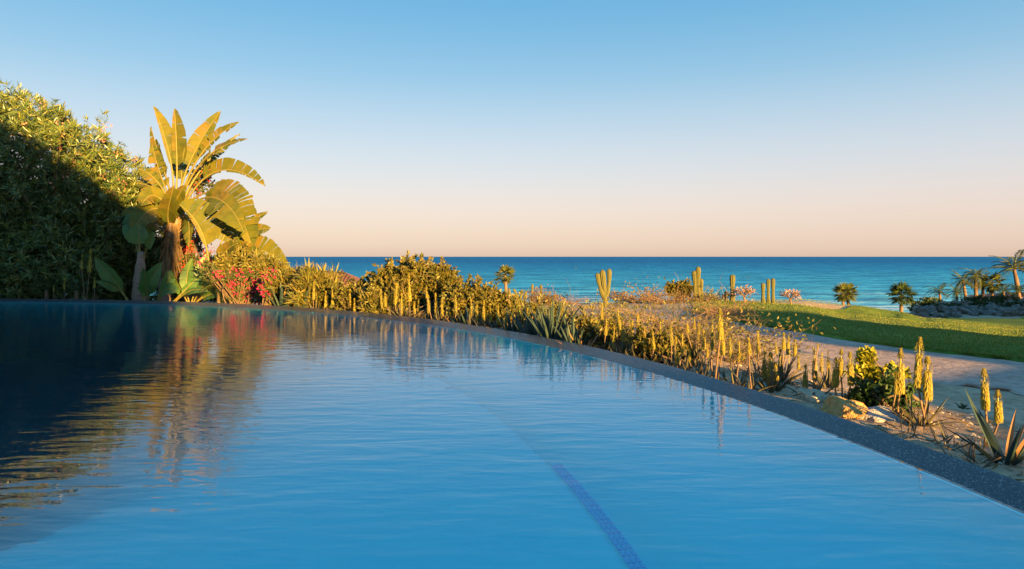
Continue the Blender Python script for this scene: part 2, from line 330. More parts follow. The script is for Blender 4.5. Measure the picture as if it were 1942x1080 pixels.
mb = MB(); xs = np.array([-60000, -8000, -1500, -400, 0, 400, 1500, 8000, 60000.]); ys = np.array([105, 160, 400, 1500, 6000, 20000, 70000.])
X, Y = np.meshgrid(xs, ys); idx = np.arange(X.size).reshape(X.shape)
mb.add(np.stack([X, Y, X * 0 - 12], -1), np.stack([idx[:-1, :-1], idx[:-1, 1:], idx[1:, 1:], idx[1:, :-1]], -1).reshape(-1, 4))
tag(mb.build('sea', M['sea']), 'blue sea stretching to the horizon', kind='structure')

# lawn and path: sheets that follow the terrain
LU = [1310, 1335, 1400, 1500, 1600, 1700, 1800, 1942, 2300]; LV = [594, 598, 612, 628, 645, 661, 672, 688, 725]
PV = [603, 610, 636, 664, 690, 710, 728, 747, 790]
def row_to_d(u, v):
    d = 12.0
    for _ in range(40): d = .5 * d + .5 * F * (H - GZ((u - 971) / F * d, d)) / (v - HZ)
    return d
def sheet(name, u_list, d_in, d_out, nu, nv, dz, material, label, edge=.06):
    us = np.linspace(u_list[0], u_list[-1], nu); a = np.interp(us, u_list, d_in); b = np.interp(us, u_list, d_out)
    s = np.linspace(0, 1, nv) ** 1.6; D = a + (b - a) * s[:, None]
    D[0] += np.sin(us * .09) * .05 + np.sin(us * .031) * .08
    X = (us - 971) / F * D; Zz = ground_z(X, D) + dz; Zz[0] -= edge; Zz[-1] -= edge; Zz[:, 0] -= edge; Zz[:, -1] -= edge
    i = np.arange(X.size).reshape(X.shape); m_ = MB()
    m_.add(np.stack([X, D, Zz], -1), np.stack([i[:-1, :-1], i[:-1, 1:], i[1:, 1:], i[1:, :-1]], -1).reshape(-1, 4), 0, True)
    return tag(m_.build(name, material), label, kind='structure')
ld = [row_to_d(u, v) for u, v in zip(LU, LV)]; pdn = [row_to_d(u, v) for u, v in zip(LU, PV)]
LFAR = [24, 27, 33, 34, 36, 46, 93, 93, 93]
sheet('lawn', LU, ld, LFAR, 160, 90, .06, M['lawn'], 'green golf lawn beyond the path')
sheet('path', LU, pdn, [x + .15 for x in ld], 120, 14, .02, M['path'], 'pinkish grey cart path along the lawn', edge=.03)

# grass blades on the near lawn (cannot be counted)
n = 60000; uu = rng.uniform(1315, 2050, n); a = np.interp(uu, LU, ld); dd = a + .03 + rng.random(n) ** 1.5 * 24
mb = MB(); gx = (uu - 971) / F * dd; gz = ground_z(gx, dd) + .05
D = rng.normal(size=(n, 3)) * .7 + [0, 0, .8]
kites(mb, np.stack([gx, dd, gz], -1), D, rng.uniform(.025, .06, n), .010 + dd * .0005)
tag(mb.build('grass', M['blade']), 'short mown grass blades on the near lawn', 'grass', kind='stuff')

# ------------------------------------------------------------------ pool
ARC = np.linspace(R(-30), R(150), 181)
YD = 1.3                                   # front rim of the terrace
def arc_pts(r, z): return np.stack([CX + r * np.cos(ARC), CY + r * np.sin(ARC), np.full(len(ARC), z)], -1)
def ring(profile, name, material, label, kind=None, cat=None, parent=None, upto=None):
    m_ = MB(); k = len(profile); V = np.stack([arc_pts(r, z) for r, z in profile], 0)[:, :upto]; n = V.shape[1]
    i = np.arange(k * n).reshape(k, n); m_.add(V, np.stack([i[:-1, :-1], i[:-1, 1:], i[1:, 1:], i[1:, :-1]], -1).reshape(-1, 4), 0, name == 'pool_shelf'); o = m_.build(name, material, parent)
    return tag(o, label, cat, kind=kind)
RS = 16.0
ring([(RW - .012, -5.2), (RW - .012, -.006), (RO - .035, .062), (RO - .015, .068), (RO, .060), (RO, -1.2)], 'pool_edge_wall', M['granite'],
     'curved dark speckled granite rim of the infinity pool', cat='pool wall')
def disc_sector(r, z):
    """points of the circle that lie beyond the terrace line y=YD"""
    a0 = math.asin((YD - CY) / r); a = np.linspace(a0, pi - a0, 160)
    return np.stack([CX + r * np.cos(a), CY + r * np.sin(a), np.full(160, z)], -1)
top = disc_sector(RW + .05, 0.0); bot = top.copy(); bot[:, 2] = -5.1; n = len(top)
me = bpy.data.meshes.new('pool_water')
me.from_pydata(np.concatenate([top, bot]).tolist(), [], [list(range(n)), list(range(2 * n - 1, n - 1, -1))] + [[(i + 1) % n, i, n + i, n + (i + 1) % n] for i in range(n)])
me.materials.append(M['water']); tag(link('pool_water', me), 'still blue pool water reflecting sky and plants', kind='structure')
RF = RW - .02; gx_ = np.linspace(CX - RF, CX + RF, 120); gy_ = np.linspace(YD, CY + RF, 80); XX, YY = np.meshgrid(gx_, gy_)
half = np.sqrt(np.clip(RF ** 2 - (YY - CY) ** 2, 0.0001, None)); XX = CX + (XX - CX) / RF * half        # rows fitted to the round basin
q_ = np.clip((RS - np.hypot(XX - CX, YY - CY)) / 1.2, 0, 1); k_ = np.clip(-.9 - XX, 0, 12); k_ = np.where(k_ < 2.6, k_ * k_ / 5.2, k_ - 1.3)
ZZ = np.maximum(-.512 - .06 * q_ - .66 * k_ * np.clip((YY - 2.4) / 3.4, .15, 1), -4.9)                                   # deep end, its depth exaggerated so the water darkens at left
i_ = np.arange(XX.size).reshape(XX.shape); mb = MB(); mb.add(np.stack([XX, YY, ZZ], -1), np.stack([i_[:-1, :-1], i_[:-1, 1:], i_[1:, 1:], i_[1:, :-1]], -1).reshape(-1, 4), 0, True)
me = mb.mesh('pool_floor', M['pool'])
pf = tag(link('pool_floor', me), 'blue plastered pool floor under water', kind='structure')
ring([(RW - .03, -5.2), (RW - .03, -.50), (RW - .03, -.010), (RW - .008, -.0085)], 'pool_wall', M['pool'], 'blue plastered inner face of the pool rim under water', kind='structure')
shelf = ring([(RS, -5.1), (RS, -.52), (RS + .01, -.50), (RW - 1.0, -.50), (RW - .7, -.485), (RW - .45, -.44), (RW - .28, -.37), (RW - .16, -.27), (RW - .09, -.17), (RW - .055, -.06), (RW - .05, -.012)], 'pool_shelf', M['pool'], 'shallow blue shelf along the pool rim under water', kind='structure', upto=66)
tm = MB(); s_ = .5; tm.add([(x * .5, y * .5, z) for z in (-.5, .5) for x, y in ((-1, -1), (1, -1), (1, 1), (-1, 1))],
    [[4, 5, 6, 7], [0, 1, 5, 4], [1, 2, 6, 5], [2, 3, 7, 6], [3, 0, 4, 7]]); tile_me = tm.mesh('tile', M['pooltile'])
for i in range(42):
    for j in range(3):
        a = R(4.6) + (i * .068) / RS; r = RS + .02 + j * .031
        o = link('tile', tile_me, shelf); o.location = (CX + r * cos(a), CY + r * sin(a), -.497)
        o.rotation_euler = (0, 0, a + random.uniform(-.02, .02)); o.scale = (.021, .054, .012)

# terrace and villa behind the viewer; other buildings unseen, added to cast shade
mb = MB(); q = [(CX - 24, -16), (14, -16), (14, YD), (CX - 24, YD)]
mb.add([(x, y, z) for z in (-5.3, .07) for x, y in q], [[4, 5, 6, 7], [0, 1, 5, 4], [1, 2, 6, 5], [2, 3, 7, 6], [3, 0, 4, 7]])
tag(mb.build('terrace', M['deck']), 'stone terrace behind the pool', kind='structure')
LH = (-sin(R(SUN_AZ)), cos(R(SUN_AZ))); NH = (cos(R(SUN_AZ)), sin(R(SUN_AZ)))
def ps(p, s, z): return (NH[0] * p + LH[0] * s, NH[1] * p + LH[1] * s, z)
def house(name, label, p0, p1, s0, s1, zb, ze, pr, zr):
    """gabled house: eaves at p0/p1 (height ze), ridge along s at p=pr (height zr)"""
    t = thing(name, label, 'house', ps((p0 + p1) / 2, (s0 + s1) / 2, zb)); L0 = t.location
    m_ = MB(); c = [(p0, s0), (p1, s0), (p1, s1), (p0, s1)]
    m_.add([ps(p, s, z) for z in (zb, ze) for p, s in c] + [ps(pr, s0, zr), ps(pr, s1, zr)],
           [[0, 1, 5, 4], [1, 2, 6, 5], [2, 3, 7, 6], [3, 0, 4, 7]])
    m_.f.append((np.array([[4, 5, 8], [7, 6, 9]]), 0, False)); off(m_, L0).build('wall', M['wall'], t)
    m_ = MB(); e = .3
    for pe in (p0, p1):
        sg = 1 if pe > pr else -1; k = (zr - ze) / abs(pe - pr)
        a_ = [ps(pr, s0 - e, zr + .12), ps(pe + sg * e, s0 - e, ze - e * k + .12), ps(pe + sg * e, s1 + e, ze - e * k + .12), ps(pr, s1 + e, zr + .12)]
        b_ = [(x, y, z - .1) for x, y, z in a_]; m_.add(a_ + b_, [[0, 1, 2, 3], [4, 5, 6, 7], [0, 1, 5, 4], [1, 2, 6, 5], [2, 3, 7, 6], [3, 0, 4, 7]])
    off(m_, L0).build('roof', M['rooftile'], t)
    for k in range(3):
        p = p0 + (p1 - p0) * (.25 + .25 * k); m_ = MB(); w = .6
        m_.add([ps(p - w, s1 + .02, zb + .9), ps(p + w, s1 + .02, zb + .9), ps(p + w, s1 + .02, zb + 2.1), ps(p - w, s1 + .02, zb + 2.1)], [[0, 1, 2, 3]])
        off(m_, L0).build('window', M['glass'], t)
house('villa', 'pale stucco villa with red gabled roof behind the terrace', 1.35, -14, -18, -7, .0, 6.4, -5.3, 11.5)
house('shade_pavilion', 'unseen low stucco pavilion beside the villa', 4.75, 1.15, -17.4, -7.3, .0, 2.75, 3.2, 3.05)  # out of view, added so no sun reaches the pool shelf
house('lawn_shade_villa', 'unseen pale stucco villa added to shade the lawn', 23.5, 13.1, -40, -26, -.4, 4.9, 18, 5.45)  # out of view, added as shadow caster for the lawn
house('shade_house', 'unseen large clubhouse with red roof beyond the lawn, out past the palms', 128, 90, 2, 14, -6, -.4, 109, 1.0)  # out of view, added so the embankment rocks lie in shade
mb = MB(); c = [(4.2, -7), (13, -7), (13, -6.7), (4.2, -6.7)]
mb.add([ps(p, s, z) for z in (-.5, 1.2) for p, s in c], [[4, 5, 6, 7], [0, 1, 5, 4], [1, 2, 6, 5], [2, 3, 7, 6], [3, 0, 4, 7]])
tag(mb.build('shade_wall', M['wall']), 'unseen low stucco wall added to shade the near ground', 'wall')  # out of view, added to shade the ground by the near rim

# ------------------------------------------------------------------ plants: builders
def lumps_sample(lumps, n, shell=(.55, 1.02), camside=.35):
    """points through the outer volume of a set of ellipsoid lumps; returns points and outward directions"""
    C = np.array([list(l[0]) for l in lumps]); Rr = np.array([l[1] if not np.isscalar(l[1]) else (l[1],) * 3 for l in lumps], float)
    w = (Rr.prod(1)) ** (2 / 3); k = rng.choice(len(lumps), n * 2, p=w / w.sum())
    d = unit(rng.normal(size=(n * 2, 3))); keep = (d[:, 1] < .45) | (rng.random(n * 2) < camside); k, d = k[keep], d[keep]
    r = shell[0] + (shell[1] - shell[0]) * rng.random(len(k)) ** .6
    nz = np.array([mnoise.noise(Vector(q) * 2.6) + .6 * mnoise.noise(Vector(q) * 6) for q in (d + C[k] * .5)]); r = r * (1 + .24 * nz); st_ = rng.random(len(k)) < .06; r = np.where(st_, r * rng.uniform(1.05, 1.25, len(k)), r)
    p = C[k] + d * Rr[k] * r[:, None]
    inside = np.zeros(len(p), bool)
    for c_, r_ in zip(C, Rr): inside |= (((p - c_) / r_) ** 2).sum(1) < .3
    out_ = (np.hypot(p[:, 0] - CX, p[:, 1] - CY) > RO + .02) | (p[:, 2] > .75)
    ok = ~inside & out_ & (p[:, 2] > ground_z(p[:, 0], p[:, 1])); return p[ok][:n], d[ok][:n]

def shrub(name, label, cat, lumps, material, n_tip, per, leaf, wid, base, group=None, flower=None, n_fl=0, spread=.9, up=.25, stems=7, stem_mat=None, fl_size=.05, fl_top=None, shell=(.5, 1.02), fl_shell=None):
    t = thing(name, label, cat, base, group); p, d = lumps_sample(lumps, n_tip, shell); n = len(p)
    ax = unit(d + rng.normal(size=(n, 3)) * .5 + [0, 0, up])
    sh = rng.choice(n, n // 14, replace=False)               # stray shoots that break the outline
    p = np.concatenate([p] + [p[sh] + unit(ax[sh] + [0, 0, .3]) * min(leaf, .1) * k_ * rng.uniform(.6, 1.1, (len(sh), 1)) for k_ in (.9, 1.7, 2.5)]); ax = np.concatenate([ax] + [ax[sh]] * 3); d = np.concatenate([d] + [d[sh]] * 3); B = np.repeat(p, per, 0); A = np.repeat(ax, per, 0)
    Dv = A * rng.uniform(.25, 1.0, (len(B), 1)) + rng.normal(size=B.shape) * spread * .6
    m_ = MB(); kites(m_, B - A * rng.uniform(0, leaf * .6, (len(B), 1)), Dv, rng.uniform(.6, 1.15, len(B)) * leaf, rng.uniform(.75, 1.2, len(B)) * wid)
    o = off(m_, base).build('foliage', material, t); o['kind'] = 'stuff'
    m_ = MB(); b = np.array(list(base)); pick = np.concatenate([rng.choice(n, min(n, stems * 6), replace=False), n + 2 * len(sh) + np.arange(min(len(sh), 40))])
    for i in pick:
        q = p[i] - ax[i] * leaf * .5; s0 = b + rng.normal(size=3) * [.12, .12, 0]; mid = (s0 + q) / 2 + rng.normal(size=3) * .12 * np.linalg.norm(q - s0) * [1, 1, .4]
        tube(m_, bez([s0, mid, q], np.linspace(0, 1, 5)), np.linspace(.022, .006, 5), 4)
    off(m_, base).build('stems', stem_mat or M['stem'], t)
    if flower:
        p, d = lumps_sample(lumps, n_fl * 3, fl_shell or (.98, 1.1))
        if fl_top is not None: k = fl_top(p); p, d = p[k], d[k]
        p, d = p[:n_fl], d[:n_fl]; B = np.repeat(p, 8, 0) + rng.normal(size=(len(p) * 8, 3)) * fl_size * .9
        m_ = MB(); kites(m_, B, np.repeat(d, 8, 0) + rng.normal(size=B.shape), fl_size, fl_size * .8)
        if len(B): fo = off(m_, base).build('blossoms', flower, t); fo['kind'] = 'stuff'
    return t

def big_leaf(parent, pts, t0, width, facing=(.25, -1, .15), tears=7, seed=0, vfold=.25, sag=.25, ribr=.02, material=None, torn=.5, sides=(1, 1), rib_mat=None):
    """one broad banana-like leaf: stalk and midrib along a Bezier, blade split along the side veins"""
    g = random.Random(seed); base = np.array(list(parent.location)); Fv = unit(np.array(facing, float))
    T = np.linspace(0, 1, 31); c = bez(pts, T); tg = unit(np.gradient(c, axis=0))
    ii = np.interp
    m_ = MB()
    for sd, on in zip((-1, 1), sides):
        if not on: continue
        cuts = sorted([t0] + [t0 + (1 - t0) * (k + g.uniform(.1, .9)) / tears for k in range(tears)] + [1.0]); 
        for a, b in zip(cuts[:-1], cuts[1:]):
            gap = g.uniform(0, .22) * torn if g.random() < .75 else 0; droop = sag * g.uniform(.6, 1.4); dr2 = g.uniform(-.12, .12) * torn
            if torn > .6 and g.random() < .06: continue
            ns = 3; grid = []
            for q in np.linspace(0, 1, ns):
                tt = a + (b - a) * q; s = (tt - t0) / (1 - t0)
                w = width * on * (math.sin(pi * min(1, max(0.0, .06 + .94 * s)) ** .75) ** .62 if 0 < s < 1 else .18 * (1 - s))
                w = max(w, .01) * g.uniform(.96, 1.03)
                o_ = np.array([ii(tt, T, c[:, k]) for k in range(3)]); tv = unit(np.array([ii(tt, T, tg[:, k]) for k in range(3)]))
                N = unit(Fv - tv * np.dot(Fv, tv)); S = np.cross(tv, N) * sd
                mid_t = (a + b) / 2; om = np.array([ii(mid_t, T, c[:, k]) for k in range(3)])
                row = []
                for j in range(4):
                    x = j / 3; ang = vfold + dr2 * x
                    pos = o_ + (S * cos(ang) + N * sin(ang)) * w * x + tv * w * x * .28 - np.array([0, 0, 1]) * w * droop * x * x
                    pos = pos + (om - o_) * gap * x * 1.6; row.append(pos)
                grid.append(row)
            i = np.arange(ns * 4).reshape(ns, 4)
            m_.add(np.array(grid), np.stack([i[:-1, :-1], i[:-1, 1:], i[1:, 1:], i[1:, :-1]], -1).reshape(-1, 4), 0, True)
    lf = off(m_, base).build('leaf', material or M['strel'], parent)
    m_ = MB(); tube(m_, c, np.linspace(ribr * 1.5, ribr * .25, 31), 6); off(m_, base).build('midrib', rib_mat or M['rib'], lf)
    return lf

def blade_mesh(name, material, L=1.0, W=.1, curve=.15, n=6, thick=.5):
    """a stiff succulent leaf: channelled, keeled, tapering to a point, standing along +Z and leaning to +X"""
    m_ = MB(); V = []
    for i in range(n + 1):
        s = i / n; w = W * .5 * (1 - s ** 2.4) * (.8 + .6 * s * (1 - s)) + .002; x = curve * s * s * L; z = L * s; th = thick * w
        V += [(x - th, -w, z), (x - th * .1, 0, z), (x - th, w, z), (x + th * .7, 0, z)]
    m_.add(V, [[i * 4 + a, i * 4 + b, (i + 1) * 4 + b, (i + 1) * 4 + a] for i in range(n) for a, b in ((0, 1), (1, 2), (2, 3), (3, 0))], 0, False)
    return m_.mesh(name, material)

def rot(az, tilt): return Matrix.Rotation(az, 3, 'Z') @ Matrix.Rotation(tilt, 3, 'Y')
ALEAF = [blade_mesh('leaf', M['aloe_leaf'], 1, .11, c) for c in (-.25, .05, .3)]
GLEAF = [blade_mesh('leaf', M['agave'], 1, w, c) for w, c in ((.11, -.05), (.13, .05), (.10, .12))]
GDRY = blade_mesh('leaf', M['agave_dry'], 1, .10, .15)

def rosette(t, n, L, meshes, tilt=(.15, 1.1), dry=0, wscale=1.0):
    for i in range(n):
        me = random.choice(meshes); o = link('leaf', me if i >= dry else GDRY, t); az = i * 2.4 + random.uniform(-.3, .3)
        tl = tilt[0] + (tilt[1] - tilt[0]) * ((i + .5) / n) ** .8 + random.uniform(-.08, .08)
        o.rotation_euler = rot(az, tl).to_euler(); s = L * random.uniform(.75, 1.1); o.scale = (s * wscale, s * wscale, s)
        o.location = (.04 * cos(az), .04 * sin(az), -.03)

def floret_head(nf, seed, mats):
    g = np.random.default_rng(seed); m_ = MB(); s = np.sort(g.random(nf)); a = np.arange(nf) * 2.399963 + g.normal(size=nf) * .15
    prof = np.interp(s, [0, .08, .3, .6, .85, 1], [.62, .95, 1, .78, .45, .12]); dn = np.interp(s, [0, .62, .78, 1], [-1, -.85, .5, 1.]); pr = np.interp(s, [0, .6, .8, 1], [1, .95, .6, .25])[:, None]
    B = np.stack([np.cos(a) * .02, np.sin(a) * .02, s], -1); D = np.stack([np.cos(a), np.sin(a), dn], -1) * np.concatenate([pr, pr, pr * 0 + 1], 1)
    L = .20 * prof + .02; W = .048 * (.5 + .5 * prof)
    D2 = unit(D * [1, 1, 2.4]); Bs = B + np.stack([np.cos(a), np.sin(a), 0 * a], -1) * (.018 + .05 * prof[:, None])
    S = np.stack([-np.sin(a), np.cos(a), 0 * a], -1)
    for lo, hi, k in ((0, .62, 0), (.62, 1.01, 1)):
        q = (s >= lo) & (s < hi)
        kites(m_, Bs[q], D2[q], L[q] * .9, W[q], k, S=S[q], fold=-.3, at=.55)
    tube(m_, [(0, 0, 0), (0, 0, .5), (0, 0, 1.0)], [.05, .045, .01], 6, 1)
    return m_.mesh('flower_head', mats)
HEADS = {('n', k): floret_head(330, k, [M['floret'], M['floret_dark']]) for k in range(3)}
HEADS.update({('f', k): floret_head(90, 10 + k, [M['floret'], M['floret']]) for k in range(3)})
HEADS.update({('d', k): floret_head(170, 20 + k, [M['floret_dark'], M['floret_dark']]) for k in range(2)})

def aloe(label, u, d, spikes, nleaf=14, L=.42, group='flowering aloes along the pool rim', kind='n', tilt=(.15, 1.1), base_dz=0):
    """spikes: (u, v of head top, v of head foot[, kind])"""
    d = max(d, edge_d(u) + .35); b = on_ground(u, d, base_dz); t = thing('aloe_plant', label, 'aloe', b, group)
    if nleaf: rosette(t, nleaf, L * (.74 if d < 10 else .9), ALEAF, tilt)
    for sp in spikes:
        su, v0, v1 = sp[:3]; kd = sp[3] if len(sp) > 3 else kind; dd = d + random.uniform(-.12, .12)
        top, foot = P(su, v0, dd), P(su + random.uniform(-.06, .06) * (v1 - v0), v1, dd); ax = top - foot; ln = ax.length
        st = link('flower_spike', None, t)
        base = Vector((random.uniform(-.04, .04), random.uniform(-.04, .04), 0)); f_ = foot - b
        m_ = MB(); bend = Vector((random.uniform(-.03, .03), 0, 0)); r = .0045 + .003 * min(1, ln / .3)
        tube(m_, bez([base, (base + f_) / 2 + bend, f_], np.linspace(0, 1, 6)), np.linspace(r * 1.25, r * .9, 6), 6)
        m_.build('stalk', M['stalk'], st)
        keys = [k for k in HEADS if k[0] == kd]; h = link('flower_head', HEADS[random.choice(keys)], st)
        h.location = f_; h.rotation_euler = (ax.to_track_quat('Z', 'Y') @ Matrix.Rotation(random.uniform(0, 6), 3, 'Z').to_quaternion()).to_euler()
        w = random.uniform(.72, .95) * (ln if ln < .22 else .2 + (ln - .2) * .5); h.scale = (w, w, ln)
    return t

def agave(label, u, d, n=14, L=.7, tilt=(.05, .7), dry=0, group='agaves along the pool rim', wscale=1.0, dz=0):
    d = max(d, edge_d(u) + .4); t = thing('agave', label, 'agave', on_ground(u, d, dz), group); rosette(t, n, L, GLEAF, tilt, dry, wscale); return t

def cactus_col(t, pts, r, ribs=9, rough=.24):
    b = np.array(list(t.location)); k = 26
    c = bez(pts, np.linspace(0, 1, k)) if len(pts) > 2 else np.linspace(np.array(list(pts[0])), np.array(list(pts[1])), k)
    n = ribs * 4; a = np.arange(n) * 2 * pi / n; prof = 1 + rough * np.cos(a * ribs)
    rad = r * np.where(np.linspace(0, 1, k) > .93, np.sqrt(np.clip(1 - ((np.linspace(0, 1, k) - .93) / .075) ** 2, .02, 1)), 1) * (.86 + .14 * np.sin(np.linspace(.3, 9, k)))
    tg = unit(np.gradient(c, axis=0)); s = unit(np.cross(tg, [0, 1., .01])); bb = np.cross(tg, s)
    V = c[:, None] + rad[:, None, None] * prof[None, :, None] * (np.cos(a)[None, :, None] * s[:, None] + np.sin(a)[None, :, None] * bb[:, None])
    i = np.arange(k * n).reshape(k, n); nx = np.roll(i, -1, 1); m_ = MB()
    m_.add(V, np.stack([i[:-1], nx[:-1], nx[1:], i[1:]], -1).reshape(-1, 4), 0, True)
    m_.f.append((i[-1][None], 0, True)); return off(m_, b).build('cactus_column', M['cactus'], t)

def frond_fan(name, material, n=22, L=1.0, seed=0):
    g = np.random.default_rng(seed); m_ = MB(); a = np.linspace(-1.9, 1.9, n) + g.normal(size=n) * .05
    tube(m_, [(0, 0, 0), (.3 * L, 0, .03), (.55 * L, 0, .02)], [.02 * L, .015 * L, .012 * L], 5)
    D = np.stack([np.cos(a), np.sin(a), -.25 * np.abs(np.sin(a)) + g.normal(size=n) * .12 - .1], -1)
    B = np.tile([.52 * L, 0, .02], (n, 1)); kites(m_, B, D, L * (.62 - .12 * np.abs(a) / 1.9), .10 * L, S=np.stack([-np.sin(a), np.cos(a), 0 * a], -1), fold=.25, at=.5)
    return m_.mesh(name, material)
def frond_feather(name, material, n=26, L=1.0, bend=.35, seed=0):
    g = np.random.default_rng(seed); m_ = MB(); s = np.linspace(0, 1, 12)
    c = np.stack([s * L * (1 - .12 * s), 0 * s, L * (.18 * s - bend * 1.5 * s ** 2.2)], -1); tube(m_, c, np.linspace(.022 * L, .004 * L, 12), 5)
    for sd in (-1, 1):
        q = np.linspace(.16, .99, n); B = np.stack([np.interp(q, s, c[:, k]) for k in range(3)], -1); ln = L * .30 * np.sin(pi * (.12 + .82 * q)) ** .7
        D = np.stack([.55 + 0 * q, sd * (1 + 0 * q), -.45 + g.normal(size=n) * .15], -1)
        kites(m_, B, D, ln, .035 * L, S=np.stack([1 + 0 * q, 0 * q, -.2 + 0 * q], -1), fold=.1)
    return m_.mesh(name, material)
FAN = {k: [frond_fan('frond', M[k], seed=i) for i in range(3)] for k in ('palm_leaf', 'palm_dark')}
FEA = {k: [frond_feather('frond', M[k], bend=b, seed=i) for i, b in enumerate((.25, .4, .55))] for k in ('palm_leaf', 'palm_dark')}

def palm(name, label, u, d, v_crown, v_base, r_px, style='fan', nf=22, trunk_px=6, mk='palm_leaf', lean=0, group=None, el=(-.9, 1.35), z_base=None):
    top = P(u + lean, v_crown, d); base = P(u, v_base, d); base.z = min(base.z, GZ(base.x, base.y)) if z_base is None else z_base
    base.z = GZ(base.x, base.y) - .05
    t = thing(name, label, 'palm', base, group); m_ = MB(); r = px(trunk_px / 2, d); L = px(r_px, d)
    q = top - base; mid = Vector((q.x * .25, 0, q.z * .55)); T = np.linspace(0, 1, 12)
    c = bez([(0, 0, 0), mid, q], T); tube(m_, c, r * (1.25 - .35 * T + .06 * np.sin(T * 60)), 9); m_.build('trunk', M['palm_trunk'], t)
    for i in range(nf):
        o = link('frond', random.choice((FAN if style == 'fan' else FEA)[mk]), t); s = (i + .5) / nf
        e = el[1] + (el[0] - el[1]) * s + random.uniform(-.12, .12); az = i * 2.4 + random.uniform(-.25, .25)
        o.location = q + Vector((0, 0, r * .5)); o.rotation_euler = rot(az, -e).to_euler(); k = L * random.uniform(.85, 1.1); o.scale = (k, k, k)
    return t

def rock_mesh(seed, material, flat=.7):
    import bmesh
    bm = bmesh.new(); bmesh.ops.create_icosphere(bm, subdivisions=4, radius=1); g = random.Random(seed); o_ = Vector((g.uniform(0, 99), g.uniform(0, 99), g.uniform(0, 99)))
    cuts = [(Vector((g.gauss(0, 1), g.gauss(0, 1), g.gauss(0, .8))).normalized(), g.uniform(.55, .85)) for _ in range(9)]
    for v in bm.verts:
        p = v.co.copy()
        for n_, k in cuts:
            e = p.dot(n_) - k
            if e > 0: p -= n_ * e * .9
        p *= 1 + .22 * mnoise.noise(p * 1.6 + o_) + .07 * mnoise.noise(p * 4.5 + o_) + .03 * mnoise.noise(p * 11 + o_); p.z *= flat; v.co = p
    me = bpy.data.meshes.new('boulder'); bm.to_mesh(me); bm.free(); me.materials.append(material)
    for f_ in me.polygons: f_.use_smooth = False
    return me
def boulder(label, u, v, d, wpx, hpx, material, seed, group=None, name='boulder', sink=.3):
    o = link(name, rock_mesh(seed, material)); p = P(u, v, d); o.location = p; w = px(wpx / 2, d); h = px(hpx / 2, d)
    o.location.z += h * .35; o.scale = (w * 1.2, w * .95, h * 1.6); o.rotation_euler = (0, 0, seed * 1.3)
    return tag(o, label, 'boulder', group)

def brush(name, label, lumps_or_base, n, L, spread, material, cat='shrub', up=.5, r=.006, base=None, group=None, leaf=None, n_leaf=0, leaf_size=.06):
    """twiggy dry bush: arching stems from the foot with side twigs"""
    b = np.array(list(base)); t = thing(name, label, cat, base, group); m_ = MB(); tips = []
    for i in range(n):
        az = rng.uniform(0, 2 * pi); dirv = unit(np.array([cos(az) * spread[0], sin(az) * spread[1], up * rng.uniform(.3, 1.3)])); ln = L * rng.uniform(.45, 1.05)
        s0 = rng.normal(size=3) * [spread[0] * .12 * L, spread[1] * .12 * L, 0]; e = s0 + dirv * ln * [1, 1, 1]; mid = (s0 + e) / 2 + [0, 0, ln * rng.uniform(0, .22)]
        c = bez([s0, mid, e], np.linspace(0, 1, 5)); tube(m_, c, np.linspace(r, r * .4, 5), 3, cap=False); tips.append(e)
        for k in range(3):
            q = c[rng.integers(1, 5)]; e2 = q + unit(dirv + rng.normal(size=3) * .8) * ln * rng.uniform(.15, .4); tube(m_, [q, (q + e2) / 2 + rng.normal(size=3) * .03 * ln, e2], [r * .5, r * .4, r * .25], 3, cap=False); tips.append(e2)
    m_.build('twigs', material, t)
    if leaf:
        tp = np.array(tips)[rng.integers(0, len(tips), n_leaf)] + rng.normal(size=(n_leaf, 3)) * L * .07; m_ = MB()
        kites(m_, tp, rng.normal(size=tp.shape) + [0, 0, .3], leaf_size, leaf_size * .45); o = m_.build('foliage', leaf, t); o['kind'] = 'stuff'
    return t
# ------------------------------------------------------------------ oleander hedge on the far side of the pool
def LP(spec, d): return [(P(u, v, d + (q[0] if q else 0)), px(r, d)) for u, v, r, *q in spec]
OL = [
 ('tall oleander shrub at the picture edge, pink blossoms on its sunlit top', [(-70, 335, 142), (10, 310, 142), (-30, 440, 125)], 22.5),
 ('oleander shrub with the longest sunlit crest, second from the picture edge', [(110, 355, 132), (75, 420, 115)], 22.0),
 ('oleander shrub just behind the small brown-stemmed banana plant', [(190, 412, 114), (180, 490, 98)], 22.5),
 ('lower oleander shrub whose crest meets the tall bird of paradise', [(250, 445, 98), (235, 505, 80)], 23.2),
 ('shaded dark green oleander shrub low behind the pool rim', [(20, 495, 92), (100, 505, 88)], 20.9)]
for i, (lab, spec, d) in enumerate(OL):
    L_ = LP(spec, d); uc = sum(q[0] for q in spec) / len(spec); n_tip = int(sum(q[2] ** 2 for q in spec) * .085)
    shrub('oleander_shrub', lab, 'shrub', L_, M['oleander'], n_tip, 10, .26, .042, on_ground(uc, d), 'oleander hedge', M['blossom'] if i < 4 else None, 45 if i < 4 else 0,
          spread=.85, up=.3, stems=14, fl_size=.07, fl_top=lambda p: p[:, 2] > 3.2, fl_shell=(.9, 1.02))

